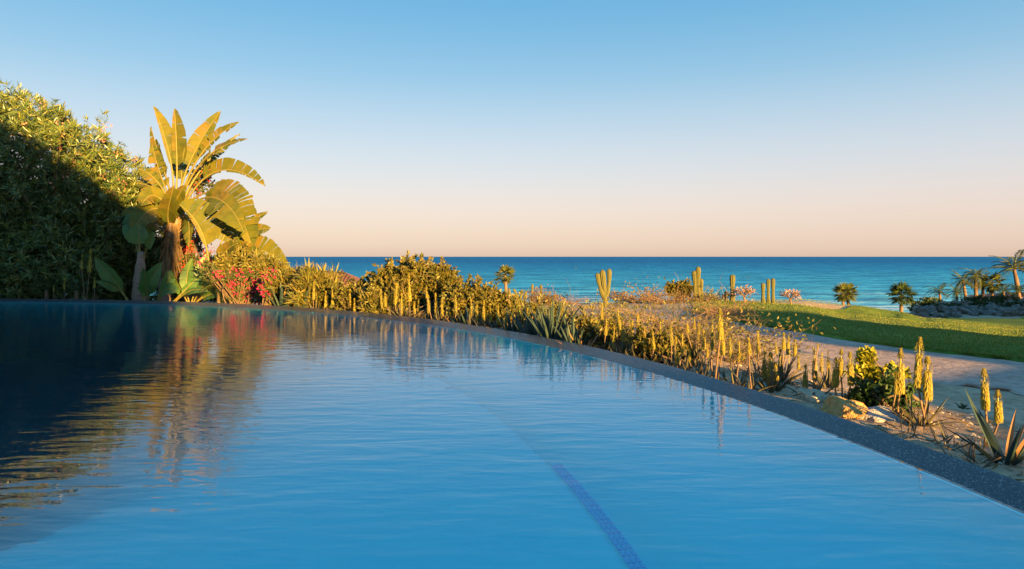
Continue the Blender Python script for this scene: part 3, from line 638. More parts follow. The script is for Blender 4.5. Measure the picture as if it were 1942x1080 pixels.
# ------------------------------------------------------------------ bird of paradise, banana and broad leaves
def strelitzia(label, u, d, leaves, name='bird_of_paradise', group=None, mk='strel', trunk=None, thatch=0, seed=0, rib=None):
    t = thing(name, label, 'plant', on_ground(u, d), group); b = np.array(list(t.location))
    if trunk:
        m_ = MB(); c = bez([P(*q[:2], d) for q in trunk[0]], np.linspace(0, 1, 16)); k = np.linspace(0, 1, 16)
        tube(m_, c, px(1, d) * np.interp(k, [0, .4, 1], trunk[1]) * (1 + .07 * np.sin(k * 70)), 12); off(m_, b).build('trunk', M['trunk'], t)
    if thatch:
        g = random.Random(seed); c = bez([P(*q, d) for q in trunk[0]], np.linspace(0, 1, 40))
        for i in range(thatch):                         # old leaf sheaths hanging round the trunk head
            q = c[g.randint(17, 37)]; az = g.uniform(0, 2 * pi); e = np.array([cos(az), sin(az) * .9, 0]); ln = g.uniform(.4, .95); rr_ = .13
            p0 = q + e * rr_; p1 = q + e * (rr_ + .16) + [0, 0, -ln * .35]; p2 = q + e * (rr_ + g.uniform(.0, .25)) + [0, 0, -ln]
            m_ = MB(); cc = bez([p0, p1, p2], np.linspace(0, 1, 6)); sd = np.cross(e, [0, 0, 1]); w = g.uniform(.03, .08) * np.array([.7, 1, 1, .8, .5, .1])
            V = np.concatenate([cc - sd * w[:, None], cc + e * .02, cc + sd * w[:, None]]).reshape(3, 6, 3); i_ = np.arange(18).reshape(3, 6)
            m_.add(V, np.stack([i_[:-1, :-1], i_[:-1, 1:], i_[1:, 1:], i_[1:, :-1]], -1).reshape(-1, 4)); off(m_, b).build('dead_sheath', M['thatch'], t)
    for i, lf in enumerate(leaves):
        pts, t0, w = lf[:3]; kw = dict(lf[3]) if len(lf) > 3 else {}; kw['tears'] = int(kw.get('tears', 5) * 1.4); kw['torn'] = min(1, kw.get('torn', .5) * 1.25)
        big_leaf(t, [P(q[0], q[1], d + (q[2] if len(q) > 2 else 0)) for q in pts], t0, px(w, d), seed=seed * 100 + i, material=M[mk], ribr=kw.pop('ribr', .028), rib_mat=rib, **kw)
    return t
CR = (331, 402)
MAIN = [
 ([CR, (330, 340), (328, 290), (291, 202)], .50, 21, dict(tears=4, torn=.3, facing=(.5, -1, .0), sides=(.25, 1))),
 ([CR, (338, 340), (336, 280), (331, 206)], .47, 27, dict(tears=4, torn=.25, facing=(-.1, -1, 0), sides=(.35, 1))),
 ([(334, 402), (345, 330), (365, 285), (418, 211)], .46, 21, dict(tears=5, torn=.25, facing=(.3, -1, .2), sides=(1, .7))),
 ([(336, 402), (355, 320), (390, 262, -.3), (454, 232, -.5)], .50, 15, dict(tears=6, torn=.9, facing=(.2, -.9, .5), sides=(1, .55))),
 ([(336, 404), (358, 325), (395, 275, -.6), (470, 264, -1)], .48, 14, dict(tears=9, torn=1.0, facing=(.2, -.8, .7), sides=(1, .6))),
 ([(338, 405), (362, 335), (400, 292, .5), (456, 254, .8)], .5, 12, dict(tears=9, torn=1.0, facing=(.3, -.8, .6), sides=(.7, .9))),
 ([(340, 412), (372, 335), (420, 288, -.4), (503, 354, -.9)], .40, 24, dict(tears=11, torn=.8, facing=(.1, -1, .35), sides=(1, .22), sag=.05)),
 ([(340, 416), (372, 350), (440, 330, -1), (478, 470, -1.5)], .46, 42, dict(tears=13, torn=.65, facing=(.1, -1, .3), sides=(1, .55), sag=.15)),
 ([(338, 418), (368, 368), (425, 345, -1.3), (462, 440, -1.8)], .45, 34, dict(tears=9, torn=.6, facing=(.3, -1, .2), sides=(.6, 1), sag=.1)),
 ([CR, (322, 350), (305, 310, .8), (286, 240, 1)], .45, 15, dict(tears=5, torn=.6, facing=(-.4, -1, 0))),
 ([CR, (318, 365), (300, 330, .5), (288, 272, .7)], .42, 20, dict(tears=7, torn=.8, facing=(.1, -1, .2), sides=(.8, 1))),
 ([CR, (315, 370), (290, 345, .3), (246, 348, .4)], .40, 16, dict(tears=8, torn=.9, facing=(0, -.7, .9))),
 ([(330, 408), (312, 380), (285, 350, -.5), (268, 392, -.9)], .38, 21, dict(tears=5, torn=.4, facing=(.4, -1, .3), sides=(.8, 1))),
 ([(328, 414), (308, 392), (280, 380, -.9), (252, 440, -1.2)], .35, 25, dict(tears=5, torn=.4, facing=(.2, -1, .4))),
 ([(326, 418), (306, 402), (270, 388, -.4), (230, 408, -.6)], .40, 17, dict(tears=5, torn=.4, facing=(.2, -.9, .6))),
 ([(330, 440), (320, 410), (330, 380, -.8), (352, 350, -1)], .30, 18, dict(tears=3, torn=.2, facing=(.5, -1, .0), sides=(1, .8))),
 ([(328, 440), (312, 420), (318, 395, -.9), (330, 352, -1.2)], .28, 18, dict(tears=3, torn=.2, facing=(.2, -1, .0))),
 ([(334, 410), (350, 370), (345, 320, 1), (338, 250, 1.4)], .5, 18, dict(tears=4, torn=.4)),
 ([(326, 425), (310, 412), (285, 415, -.8), (268, 452, -1.2)], .35, 17, dict(tears=8, torn=.8, facing=(.2, -1, .5))),
 ([(338, 425), (352, 405), (362, 398, -.8), (358, 470, -1.3)], .35, 15, dict(tears=8, torn=.9, facing=(-.3, -1, .3))),
 ([(332, 408), (316, 360), (285, 322, .3), (262, 322, .2)], .45, 13, dict(tears=10, torn=1.0, facing=(.1, -.9, .5))),
 ([(338, 412), (360, 350), (372, 318, .8), (418, 322, 1)], .42, 15, dict(tears=9, torn=1.0, facing=(.2, -.9, .5))),
 ([(336, 412), (352, 372), (378, 330, 1), (402, 300, 1.2)], .45, 18, dict(tears=6, torn=.7, facing=(.6, -.8, .2))),
]
strelitzia('tall giant bird of paradise with trunk, hanging dead sheaths and sunlit paddle leaves', 312, 21.5, MAIN, trunk=([(311, 590), (314, 500), (328, 470), (333, 395)], [12, 10.5, 12]), thatch=95, seed=1)
SECOND = [
 ([(398, 560), (400, 470), (385, 420, -.2), (340, 388, -.3)], .42, 44, dict(tears=6, torn=.4, facing=(.3, -1, .25), sides=(.15, 1), sag=0)),
 ([(402, 560), (425, 480), (445, 430), (508, 402)], .55, 14, dict(tears=6, torn=.5, facing=(.2, -.8, .6))),
 ([(404, 560), (430, 480), (465, 430, -.3), (513, 434, -.5)], .5, 18, dict(tears=6, torn=.5, facing=(.2, -.9, .5))),
 ([(404, 560), (430, 500), (470, 425, -.2), (546, 512, -.5)], .45, 30, dict(tears=10, torn=.6, facing=(.1, -1, .4), sides=(1, .6), sag=.1)),
 ([(404, 560), (430, 505), (460, 440, -.6), (490, 510, -1.1)], .5, 28, dict(tears=8, torn=.5, facing=(.2, -1, .3))),
 ([(400, 560), (410, 470), (425, 430, .4), (462, 400, .5)], .5, 26, dict(tears=5, torn=.4, facing=(.3, -1, .2))),
 ([(405, 562), (425, 520), (465, 480, -1), (497, 572, -1.5)], .40, 26, dict(tears=8, torn=.5, facing=(.2, -1, .2))),
 ([(400, 562), (418, 510), (450, 500, -1.2), (462, 565, -1.6)], .45, 22, dict(tears=8, torn=.7, facing=(-.2, -1, .3))),
 ([(402, 560), (420, 500), (440, 455, .3), (478, 450, .3)], .45, 24, dict(tears=7, torn=.5, facing=(.2, -1, .5))),
 ([(402, 560), (412, 505), (420, 470, -.5), (452, 462, -.8)], .45, 20, dict(tears=6, torn=.6, facing=(.2, -1, .5))),
]
strelitzia('lower bird of paradise clump arching toward the sea beside the tall one', 402, 20.6, SECOND, seed=2)
BAN = [
 ([(268, 500), (262, 470), (264, 450), (262, 425)], .45, 21, dict(tears=2, torn=.2, facing=(.1, -1, .3), ribr=.02)),
 ([(268, 505), (272, 480), (285, 462, -.2), (292, 440, -.3)], .5, 8, dict(tears=2, torn=.2, ribr=.02)),
 ([(268, 500), (262, 478), (250, 440, .4), (244, 405, .5)], .5, 16, dict(tears=3, torn=.3, facing=(.2, -1, .5), ribr=.02)),
]
strelitzia('small banana plant with brown stem and one square-cut broad leaf', 265, 20.2, BAN, name='banana_plant', mk='deepleaf', trunk=([(264, 585), (262, 540), (266, 510), (268, 480)], [13, 11, 6]), seed=3)
YOUNG = [
 ([(240, 570), (232, 545), (205, 520, -.2), (180, 488, -.4)], .25, 15, dict(tears=2, torn=.15, facing=(.3, -1, .2), ribr=.015)),
 ([(243, 570), (225, 545), (205, 535, -.3), (183, 534, -.5)], .3, 8, dict(tears=2, torn=.2, ribr=.015)),
]
strelitzia('young broad-leaved plant with one long green leaf beside the brown stem', 243, 19.7, YOUNG, name='broad_leaf_plant', mk='deepleaf', seed=4)
YOUNG2 = [
 ([(268, 575), (275, 555), (282, 530), (307, 498)], .2, 17, dict(tears=2, torn=.15, facing=(.2, -1, .1), ribr=.015)),
 ([(280, 575), (282, 560), (275, 530, -.3), (272, 508, -.4)], .25, 10, dict(tears=1, torn=.1, ribr=.012)),
 ([(295, 575), (305, 550), (320, 540, -.4), (335, 555, -.7)], .2, 17, dict(tears=2, torn=.2, facing=(0, -.8, .6), ribr=.015)),
 ([(300, 575), (315, 540), (325, 525), (322, 512)], .2, 12, dict(tears=2, torn=.2, ribr=.015)),
 ([(330, 575), (355, 550), (370, 545, -.3), (395, 553, -.5)], .2, 11, dict(tears=2, torn=.3, facing=(0, -.7, .8), ribr=.015)),
 ([(325, 575), (350, 555), (365, 530), (390, 520)], .3, 9, dict(tears=2, torn=.3, ribr=.015)),
]
strelitzia('low shaded clump of broad green leaves at the foot of the tall trunk', 298, 19.4, YOUNG2, name='broad_leaf_plant', mk='deepleaf', seed=5)

YOUNG3 = [
 ([(360, 578), (350, 545), (352, 520), (365, 490)], .25, 13, dict(tears=3, torn=.4, facing=(.1, -1, .3), ribr=.015)),
 ([(365, 578), (378, 550), (392, 530, -.3), (415, 515, -.5)], .25, 12, dict(tears=3, torn=.5, facing=(.2, -.9, .5), ribr=.015)),
 ([(358, 578), (345, 555), (338, 540, -.4), (328, 520, -.6)], .25, 11, dict(tears=3, torn=.4, facing=(-.2, -1, .3), ribr=.015)),
 ([(366, 578), (390, 560), (410, 550, -.4), (436, 560, -.7)], .25, 12, dict(tears=4, torn=.6, facing=(.1, -.8, .7), ribr=.015)),
 ([(362, 578), (372, 545), (378, 515, .2), (392, 482, .3)], .3, 13, dict(tears=4, torn=.5, facing=(.3, -1, .2), ribr=.015)),
 ([(368, 578), (400, 545), (425, 535, .2), (452, 530, .3)], .3, 11, dict(tears=4, torn=.6, facing=(.2, -.9, .5), ribr=.015)),
]
strelitzia('bushy green clump of paddle leaves between the tall trunk and magenta bougainvillea', 364, 19.9, YOUNG3, name='broad_leaf_plant', mk='deepleaf', seed=6)

# low fan palm in the hedge's shade, feathery palm under the second clump
def low_palm(label, u, v, d, style, r_px, nf, mk, el, name='dwarf_palm'):
    b = on_ground(u, d); t = thing(name, label, 'palm', b); top = P(u, v, d) - b
    m_ = MB(); tube(m_, [(0, 0, 0), top * .5, top], [.06, .05, .04], 7); m_.build('trunk', M['stem'], t)
    for i in range(nf):
        o = link('frond', random.choice((FAN if style == 'fan' else FEA)[mk]), t); e = el[1] + (el[0] - el[1]) * (i + .5) / nf; o.location = top
        o.rotation_euler = rot(i * 2.4 + random.uniform(-.2, .2), -e).to_euler(); k = px(r_px, d) * random.uniform(.85, 1.1); o.scale = (k, k, k)
    return t
low_palm('low green fan palm in shade at the pool rim below the oleanders', 88, 550, 19.6, 'fan', 30, 8, 'palm_dark', (-.1, 1.2))
low_palm('small green fan palm beside the long broad leaf at the rim', 145, 552, 19.6, 'fan', 24, 8, 'palm_dark', (.1, 1.3))
low_palm('feathery palm with drooping fronds under the lower bird of paradise', 415, 545, 18.9, 'feather', 52, 11, 'palm_leaf', (-.1, 1.1))

shrub('bougainvillea', 'bougainvillea with red and orange bracts behind the tall trunk', 'shrub', LP([(358, 450, 30), (375, 500, 30), (345, 505, 22), (352, 415, 20), (384, 350, 20)], 22.0), M['boug_leaf'], 700, 5, .09, .06, on_ground(365, 22), 'bougainvilleas', M['bract_red'], 90, fl_size=.075, fl_shell=(.9, 1.1))
shrub('bougainvillea', 'bougainvillea with magenta bracts at the rim under the lower bird of paradise', 'shrub', LP([(395, 512, 18), (445, 535, 20), (468, 532, 15), (450, 560, 18), (490, 560, 15)], 18.6), M['boug_leaf'], 420, 5, .08, .05, on_ground(450, 18.6), 'bougainvilleas', M['bract_pink'], 34, fl_size=.07, fl_shell=(.9, 1.1))
shrub('bougainvillea', 'small bougainvillea with crimson bracts beside the golden shrubs', 'shrub', LP([(517, 525, 10), (510, 548, 12), (530, 562, 10)], 17.2), M['boug_leaf'], 200, 5, .08, .05, on_ground(518, 17.2), 'bougainvilleas', M['bract_pink'], 34, fl_size=.07, fl_shell=(.9, 1.1))

# ------------------------------------------------------------------ shrubs along the far rim
shrub('golden_shrub', 'bright yellow shrub right below the lower bird of paradise leaves', 'shrub', LP([(500, 510, 22), (525, 518, 20), (478, 505, 18), (540, 530, 14)], 19.3), M['gold'], 500, 7, .2, .05, on_ground(510, 19.3), 'sunlit shrubs along the rim')
shrub('golden_shrub', 'golden long-leaved shrub between the crimson bougainvillea and the far red roof', 'shrub', LP([(535, 548, 26), (560, 545, 28), (550, 560, 26)], 17.3), M['gold'], 420, 7, .32, .05, on_ground(550, 17.3), 'sunlit shrubs along the rim', up=.7)
shrub('golden_shrub', 'golden long-leaved shrub in front of the far red roof', 'shrub', LP([(590, 550, 27), (615, 555, 25), (600, 568, 22)], 16.4), M['gold'], 420, 7, .34, .05, on_ground(602, 16.4), 'sunlit shrubs along the rim', up=.8)
shrub('leafy_shrub', 'low olive shrub between the far red roof and the large rounded shrub', 'shrub', LP([(655, 568, 24), (685, 560, 26), (712, 556, 26), (670, 585, 20), (700, 585, 24)], 15.6), M['olive'], 800, 7, .10, .06, on_ground(685, 15.6), 'sunlit shrubs along the rim')
shrub('leafy_shrub', 'large rounded olive shrub rising above the sea line', 'shrub', LP([(745, 542, 38), (785, 533, 38), (825, 538, 36), (800, 565, 42), (755, 575, 40), (845, 570, 30), (840, 530, 22)], 15.2), M['olive'], 2300, 7, .10, .065, on_ground(790, 15.2), 'sunlit shrubs along the rim', stems=12)
shrub('leafy_shrub', 'broad low olive shrub in front of the small far palm', 'shrub', LP([(880, 578, 32), (915, 585, 34), (950, 588, 30), (905, 562, 20), (975, 592, 22), (940, 572, 18)], 13.6), M['olive'], 1500, 7, .085, .055, on_ground(920, 13.6), 'sunlit shrubs along the rim')
shrub('leafy_shrub', 'dense small-leaved shrub among the aloe spikes midway along the rim', 'shrub', LP([(1225, 655, 26), (1255, 665, 28), (1290, 668, 26), (1240, 680, 24), (1275, 690, 24)], 8.8), M['olive'], 700, 7, .06, .035, on_ground(1255, 8.8), 'sunlit shrubs along the rim')
shrub('leafy_shrub', 'dense shrub behind the upright dark agave, next to the first aloe spikes', 'shrub', LP([(1120, 625, 18), (1150, 640, 22), (1180, 650, 20)], 9.9), M['gold'], 420, 7, .09, .035, on_ground(1150, 9.9), 'sunlit shrubs along the rim')
shrub('lime_shrub', 'lime yellow leafy shrub with dark lower leaves behind the grey boulder', 'shrub', LP([(1640, 680, 17), (1650, 715, 24), (1668, 740, 27), (1640, 745, 20), (1690, 725, 13)], 6.4), M['lime'], 200, 5, .075, .05, on_ground(1658, 6.4), None, up=.5, stems=9)
shrub('dark_shrub', 'dark green leafy shrub at the foot of the lime yellow shrub', 'shrub', LP([(1650, 770, 28), (1680, 772, 26), (1625, 765, 18), (1705, 760, 16)], 6.2), M['darkgreen'], 240, 6, .09, .055, on_ground(1665, 6.2), None, stems=5)

shrub('dark_shrub', 'dark shaded shrub filling the gap behind the tall trunk and the lower clump', 'shrub', LP([(300, 500, 45), (350, 530, 48), (400, 530, 45), (440, 545, 35), (330, 470, 30), (290, 555, 26), (325, 560, 26), (365, 562, 24)], 24.5), M['oleander'], 900, 7, .22, .06, on_ground(360, 24.5), None, stems=9)
shrub('golden_shrub', 'sunlit yellow shrub behind the magenta bougainvillea, under arching leaves', 'shrub', LP([(430, 510, 26), (460, 500, 28), (485, 525, 26)], 19.9), M['gold'], 600, 7, .16, .05, on_ground(455, 19.9), 'sunlit shrubs along the rim')
shrub('leafy_shrub', 'low tangled growth filling in before the upright dark agave', 'shrub', LP([(1010, 600, 20), (1040, 608, 20), (1075, 618, 20), (1100, 628, 18)], 11.3), M['gold'], 420, 7, .13, .03, on_ground(1050, 11.3), 'sunlit shrubs along the rim', up=.7)
shrub('leafy_shrub', 'low golden growth between the large rounded shrub and its smaller neighbour', 'shrub', LP([(700, 578, 22), (735, 588, 24), (860, 590, 24), (650, 580, 18)], 14.6), M['gold'], 520, 7, .16, .035, on_ground(745, 14.6), 'sunlit shrubs along the rim', up=.8)
# ------------------------------------------------------------------ aloes
def al(lab, u, d, spikes, **k): return aloe(lab, u, d, spikes, **k)
al('aloe with the two flower spikes closest to the right border, bare stalks', 1878, 4.95, [(1866, 700, 772), (1892, 741, 797)], nleaf=0)
al('aloe with the tallest pair of dark-tipped spikes above the yellow boulder', 1745, 5.6, [(1745, 641, 727), (1759, 677, 753)], nleaf=16, L=.42)
al('aloe with two overlapping olive spikes beside the grey boulder', 1698, 5.9, [(1708, 662, 740), (1700, 705, 744)], nleaf=6, L=.25)
al('aloe with a forked stalk over the orange boulder', 1595, 6.3, [(1612, 668, 727), (1586, 679, 731), (1596, 663, 709)], nleaf=6, L=.25)
al('aloe behind the pale boulder with a tall dark spike and a short one', 1540, 6.7, [(1545, 662, 717, 'd'), (1528, 691, 731, 'd'), (1551, 650, 662)], nleaf=10, L=.4)
al('aloe with dark narrow leaves behind the forked one, two thin lime spikes', 1568, 7.3, [(1570, 667, 697, 'f'), (1559, 668, 703, 'f')], nleaf=18, L=.45)
al('dark-leaved aloe tuft with five yellow spikes, just past the small pale rock', 1478, 7.5, [(1486, 631, 662), (1495, 637, 670), (1508, 644, 674), (1514, 675, 699), (1480, 663, 691)], nleaf=26, L=.5)
al('aloe at the rim whose leaning dark spike crosses two yellow ones', 1460, 7.0, [(1450, 660, 719, 'd'), (1461, 669, 723), (1471, 688, 748)], nleaf=20, L=.42)
al('aloe with one tall pale yellow spike beside the thin-leaved bush', 1440, 7.9, [(1437, 628, 668, 'f'), (1471, 647, 670, 'd')], nleaf=10, L=.4)
al('aloe with a slim yellow spike rising out of the lime shrub', 1645, 6.9, [(1645, 655, 686, 'f')], nleaf=6, L=.3)
al('small aloe with two short yellow spikes between lime shrub and tallest spikes', 1722, 6.2, [(1724, 716, 732, 'f'), (1718, 742, 752, 'f')], nleaf=8, L=.25)
al('aloe with the highest bright spike midway along the rim, bare stalks below', 1356, 7.2, [(1365, 586, 640), (1371, 630, 670), (1351, 616, 659, 'd')], nleaf=8, L=.3)
al('aloe behind the highest bright spike, with three small heads against sand', 1320, 8.6, [(1317, 601, 623, 'f'), (1326, 614, 644, 'f'), (1304, 609, 631, 'f')], nleaf=16, L=.4)
al('aloe with two low spikes half hidden near the rim, below the three small heads', 1325, 7.6, [(1342, 652, 676, 'f'), (1308, 660, 686, 'f')], nleaf=18, L=.42)
al('aloe with a drooping broad spike in front of the dense small-leaved shrub', 1284, 7.9, [(1282, 639, 688, 'f')], nleaf=16, L=.4)
al('aloe with two slim spikes behind the dense small-leaved shrub', 1257, 9.3, [(1252, 610, 634, 'f'), (1262, 626, 644, 'f')], nleaf=14, L=.4)
al('aloe with three bunched spikes between dense shrub and three-armed cactus', 1200, 8.8, [(1209, 594, 640, 'f'), (1200, 607, 630, 'f'), (1195, 616, 651, 'f')], nleaf=18, L=.45)
al('aloe with two spikes, one low, right of the three-armed cactus', 1169, 9.2, [(1172, 587, 623, 'f'), (1165, 618, 660, 'f')], nleaf=16, L=.45)
al('aloe with two spikes just in front of the three-armed cactus', 1138, 9.9, [(1142, 575, 619, 'f'), (1131, 601, 627, 'f')], nleaf=16, L=.45)
al('aloe with a fat yellow spike before the broad low olive shrub', 826, 12.9, [(826, 556, 597, 'f'), (809, 546, 566, 'f')], nleaf=14, L=.5)
al('aloe with a tall yellow spike before the large rounded shrub', 776, 13.7, [(775, 519, 568, 'f'), (794, 568, 592, 'd')], nleaf=14, L=.5)
al('aloe with a dull spike at the near flank of the large rounded shrub', 752, 14.0, [(752, 537, 575, 'f'), (730, 556, 580, 'f')], nleaf=14, L=.5)
al('aloe with two spikes before the low olive shrub', 700, 14.4, [(714, 560, 588, 'f'), (672, 566, 590, 'f')], nleaf=14, L=.5)
al('aloe with three spikes right below the far red roof', 636, 15.4, [(643, 537, 578, 'f'), (630, 545, 580, 'f'), (618, 552, 582, 'f')], nleaf=14, L=.5)
al('aloe with a low spike between broad olive shrub and upright agave', 1003, 11.0, [(1000, 585, 610, 'f'), (986, 582, 600, 'f')], nleaf=12, L=.45)
NTH = ['first', 'second', 'third', 'fourth', 'fifth', 'sixth', 'seventh', 'eighth', 'ninth', 'tenth', 'eleventh', 'twelfth']
for i, (u, v0, v1, kd) in enumerate([(560, 548, 572, 'd'), (583, 541, 570, 'f'), (600, 555, 578, 'd'), (658, 556, 584, 'd'), (688, 560, 586, 'f'), (740, 566, 590, 'd'), (768, 570, 594, 'f'), (812, 560, 592, 'd'), (850, 572, 600, 'f'), (905, 578, 606, 'd'), (930, 584, 610, 'f'), (960, 590, 618, 'd')]):
    al('slender aloe with a single short spike, %s short one from the crimson bougainvillea' % NTH[i], u, edge_d(u) + .45, [(u, v0, v1, kd)], nleaf=9, L=.45)
for i, (u, v0, v1) in enumerate([(1108, 606, 632), (1124, 612, 640), (1150, 604, 634), (1182, 612, 646), (1222, 620, 650), (1238, 628, 660), (1272, 618, 652), (1294, 634, 668), (1334, 626, 660), (1384, 640, 676), (1402, 648, 684), (1420, 640, 672)]):
    al('slim aloe with one narrow yellow spike, %s from the large upright agave toward the lawn' % NTH[i], u, edge_d(u) + random.uniform(.5, 1.3), [(u, v0, v1, 'f' if i % 3 else 'd')], nleaf=8, L=.45)
for i, (u, v0, v1) in enumerate([(596, 534, 566), (622, 560, 584), (664, 548, 580), (705, 552, 584), (722, 548, 582), (762, 556, 592), (786, 560, 594), (838, 566, 600), (864, 560, 594), (893, 566, 602), (918, 570, 608), (945, 578, 612)]):
    al('thin tall aloe stalk with narrow head, %s tall one from the crimson bougainvillea' % NTH[i], u, edge_d(u) + .35, [(u, v0, v1, 'f' if i % 4 else 'd')], nleaf=7, L=.5)
G2 = 'aloe spikes in the shade under the oleanders'
al('aloe with the two tallest yellow spikes in the shade under the oleanders', 162, 19.2, [(172, 472, 515, 'f'), (156, 483, 510, 'f')], nleaf=8, L=.5, group=G2)
al('aloe with one short spike next to the low green fan palm', 122, 19.3, [(122, 527, 549, 'f')], nleaf=6, L=.4, group=G2)
al('aloe with the shortest pale spike, furthest along the shaded hedge', 102, 19.3, [(102, 541, 552, 'f')], nleaf=6, L=.4, group=G2)
al('aloe with one short spike beside the long broad leaf', 180, 19.2, [(180, 525, 545, 'f')], nleaf=6, L=.4, group=G2)

# ------------------------------------------------------------------ agaves
agave('blue-green agave with old tan leaves at the right border', 1906, 4.6, 13, .5, (.12, 1.0), 4, wscale=.95)
agave('large agave with upright dark blades fanned in front of the shaded slope', 1045, 9.4, 26, .8, (.02, .62), 0, wscale=.8)
agave('agave with dark upright blades joining the large agave on its lawn side', 1088, 9.0, 16, .62, (.03, .75), 0, wscale=.85)
agave('agave with dark narrow blades joining the large agave on its hedge side', 1008, 9.9, 15, .68, (.03, .65), 0, wscale=.8)
agave('agave with few long dark blades at the end of the olive shrubs', 972, 10.9, 10, .6, (.03, .6), 0)
agave('agave with spaced dark blades before the broad low olive shrub', 888, 11.9, 9, .55, (.03, .6), 0)
agave('agave with grey-blue blades under the crimson bougainvillea', 535, 16.4, 14, .8, (.02, .6), 1)
agave('agave with grey-blue blades before the golden shrubs', 575, 15.9, 13, .75, (.02, .6), 2)
agave('agave with dry pale blades splayed low beside the upright agave', 1105, 8.9, 11, .5, (.3, 1.2), 7)
agave('small dark rosette low at the rim in front of the broad olive shrub', 870, 12.2, 14, .45, (.2, 1.1), 6)

# ------------------------------------------------------------------ boulders near the rim
GB = 'boulders beyond the near rim'
boulder('small pale boulder at the rim under the dark-leaved aloe tuft', 1408, 733, 7.8, 44, 30, M['rock_pale'], 1, GB)
boulder('pale grey boulder at the rim behind the thin aloe stalks', 1545, 764, 6.6, 66, 42, M['rock_pale'], 2, GB)
boulder('grey boulder between the pale one and the orange one', 1580, 776, 6.5, 50, 32, M['rock_grey'], 3, GB)
boulder('orange boulder split by the forked aloe stalk', 1600, 790, 6.0, 80, 48, M['rock_gold'], 4, GB)
boulder('blue-grey boulder in front of the dark green shrub', 1675, 806, 5.9, 90, 44, M['rock_grey'], 5, GB)
boulder('yellow boulder lying on the sand right of the tallest spikes', 1775, 832, 6.2, 44, 22, M['rock_gold'], 6, GB)
mb = MB(); n = 260; uu = rng.uniform(1380, 2000, n); ed = np.array([edge_d(u) for u in uu]); dd = ed + .1 + rng.random(n) ** 1.5 * 2.6; xx = (uu - 971) / F * dd
B = np.stack([xx, dd, ground_z(xx, dd)], -1); s = rng.uniform(.006, .03, n)
oc = np.array([(1, 0, 0), (0, 1, 0), (-1, 0, 0), (0, -1, 0), (0, 0, .7), (0, 0, -.7)], float)
for b_, k in zip(B, s): mb.add(b_ + oc * k * rng.uniform(.6, 1.3, (6, 3)), [[0, 1, 4], [1, 2, 4], [2, 3, 4], [3, 0, 4]])
tag(mb.build('gravel', M['rock_pale']), 'scattered pebbles on the soil beyond the rim', 'gravel', kind='stuff')
mb = MB(); n = 420; uu = rng.uniform(1100, 2000, n); ed = np.array([edge_d(u) for u in uu]); dd = ed + .1 + rng.random(n) * 2.2; xx = (uu - 971) / F * dd
kites(mb, np.stack([xx, dd, ground_z(xx, dd) + .015], -1), rng.normal(size=(n, 3)) * [1, 1, .25], rng.uniform(.04, .16, n), .014)
tag(mb.build('leaf_litter', M['dryleaf']), 'dry leaf litter on the soil beyond the rim', 'litter', kind='stuff')
b = on_ground(1827, 7.4); t = thing('grass_tuft', 'tiny dark tuft alone on the bare sand', 'tuft', b)
m_ = MB(); kites(m_, np.zeros((22, 3)), rng.normal(size=(22, 3)) * [.7, .7, .3] + [0, 0, .7], rng.uniform(.06, .13, 22), .016); m_.build('blades', M['darkgreen'], t)
for lab, u, d in (('dry low tuft at the rim left of the border agave', 1850, 4.5), ('dry sprig at the rim below the yellow boulder', 1795, 4.9), ('dry sprig at the rim below the blue-grey boulder', 1710, 5.2)):
    t = thing('grass_tuft', lab, 'tuft', on_ground(u, d), 'dry tufts at the rim'); m_ = MB(); kites(m_, rng.normal(size=(16, 3)) * [.05, .05, 0], rng.normal(size=(16, 3)) * [.8, .8, .3] + [0, 0, .6], rng.uniform(.15, .3, 16), .014); m_.build('blades', M['aloe_leaf'], t)

# ------------------------------------------------------------------ dry brush of the middle ground
GD = 'dry brush of the middle ground'
brush('dry_shrub', 'reddish dry brush behind and right of the three-armed cactus', None, 110, 1.2, (1.5, .6), M['twig'], up=.45, base=on_ground(1205, 30.5), group=GD, leaf=M['dryleaf'], n_leaf=900, leaf_size=.12)
brush('dry_shrub', 'pale dry brush between the three-armed cactus and the round bush', None, 100, 1.2, (1.4, .5), M['twig'], up=.35, base=on_ground(1265, 29), group=GD, leaf=M['dryleaf'], n_leaf=300, leaf_size=.1)
brush('dry_shrub', 'tangled dry brush at the tip of the lawn', None, 90, .95, (1.1, .8), M['twig'], up=.55, base=on_ground(1372, 19.5), group=GD, r=.008)
brush('dry_shrub', 'long arching dry stems sweeping over the sand in mid view', None, 42, 2.0, (1.5, .6), M['twig'], up=.35, base=on_ground(1270, 15.5), group=GD, r=.008, leaf=M['gold'], n_leaf=260, leaf_size=.07)
brush('dry_shrub', 'sparse grey-green bush with arching stems before the lawn tip', None, 60, 1.2, (1.2, .6), M['stem'], up=.5, base=on_ground(1310, 12.5), group=GD, r=.007, leaf=M['olive'], n_leaf=900, leaf_size=.08)
brush('dry_shrub', 'thin-leaved open bush spreading over the orange sand', None, 70, 1.05, (1.0, .6), M['stem'], up=.55, base=on_ground(1402, 9.3), group=GD, r=.005, leaf=M['olive'], n_leaf=900, leaf_size=.055)
brush('dry_shrub', 'yellowish sprawling bush on the shaded slope beyond the upright agave', None, 70, 1.2, (1.3, .5), M['stem'], up=.4, base=on_ground(1110, 16), group=GD, r=.007, leaf=M['gold'], n_leaf=700, leaf_size=.09)
brush('dry_shrub', 'rusty dry bush beside the two slim far cacti', None, 90, .9, (1, .7), M['twig'], up=.7, base=on_ground(1031, 29), group=GD, leaf=M['dryleaf'], n_leaf=700, leaf_size=.11)
brush('dry_shrub', 'golden dry tuft left of the lone column cactus', None, 70, .8, (1, .7), M['twig'], up=.6, base=on_ground(1358, 31), group=GD, leaf=M['gold'], n_leaf=500, leaf_size=.1)
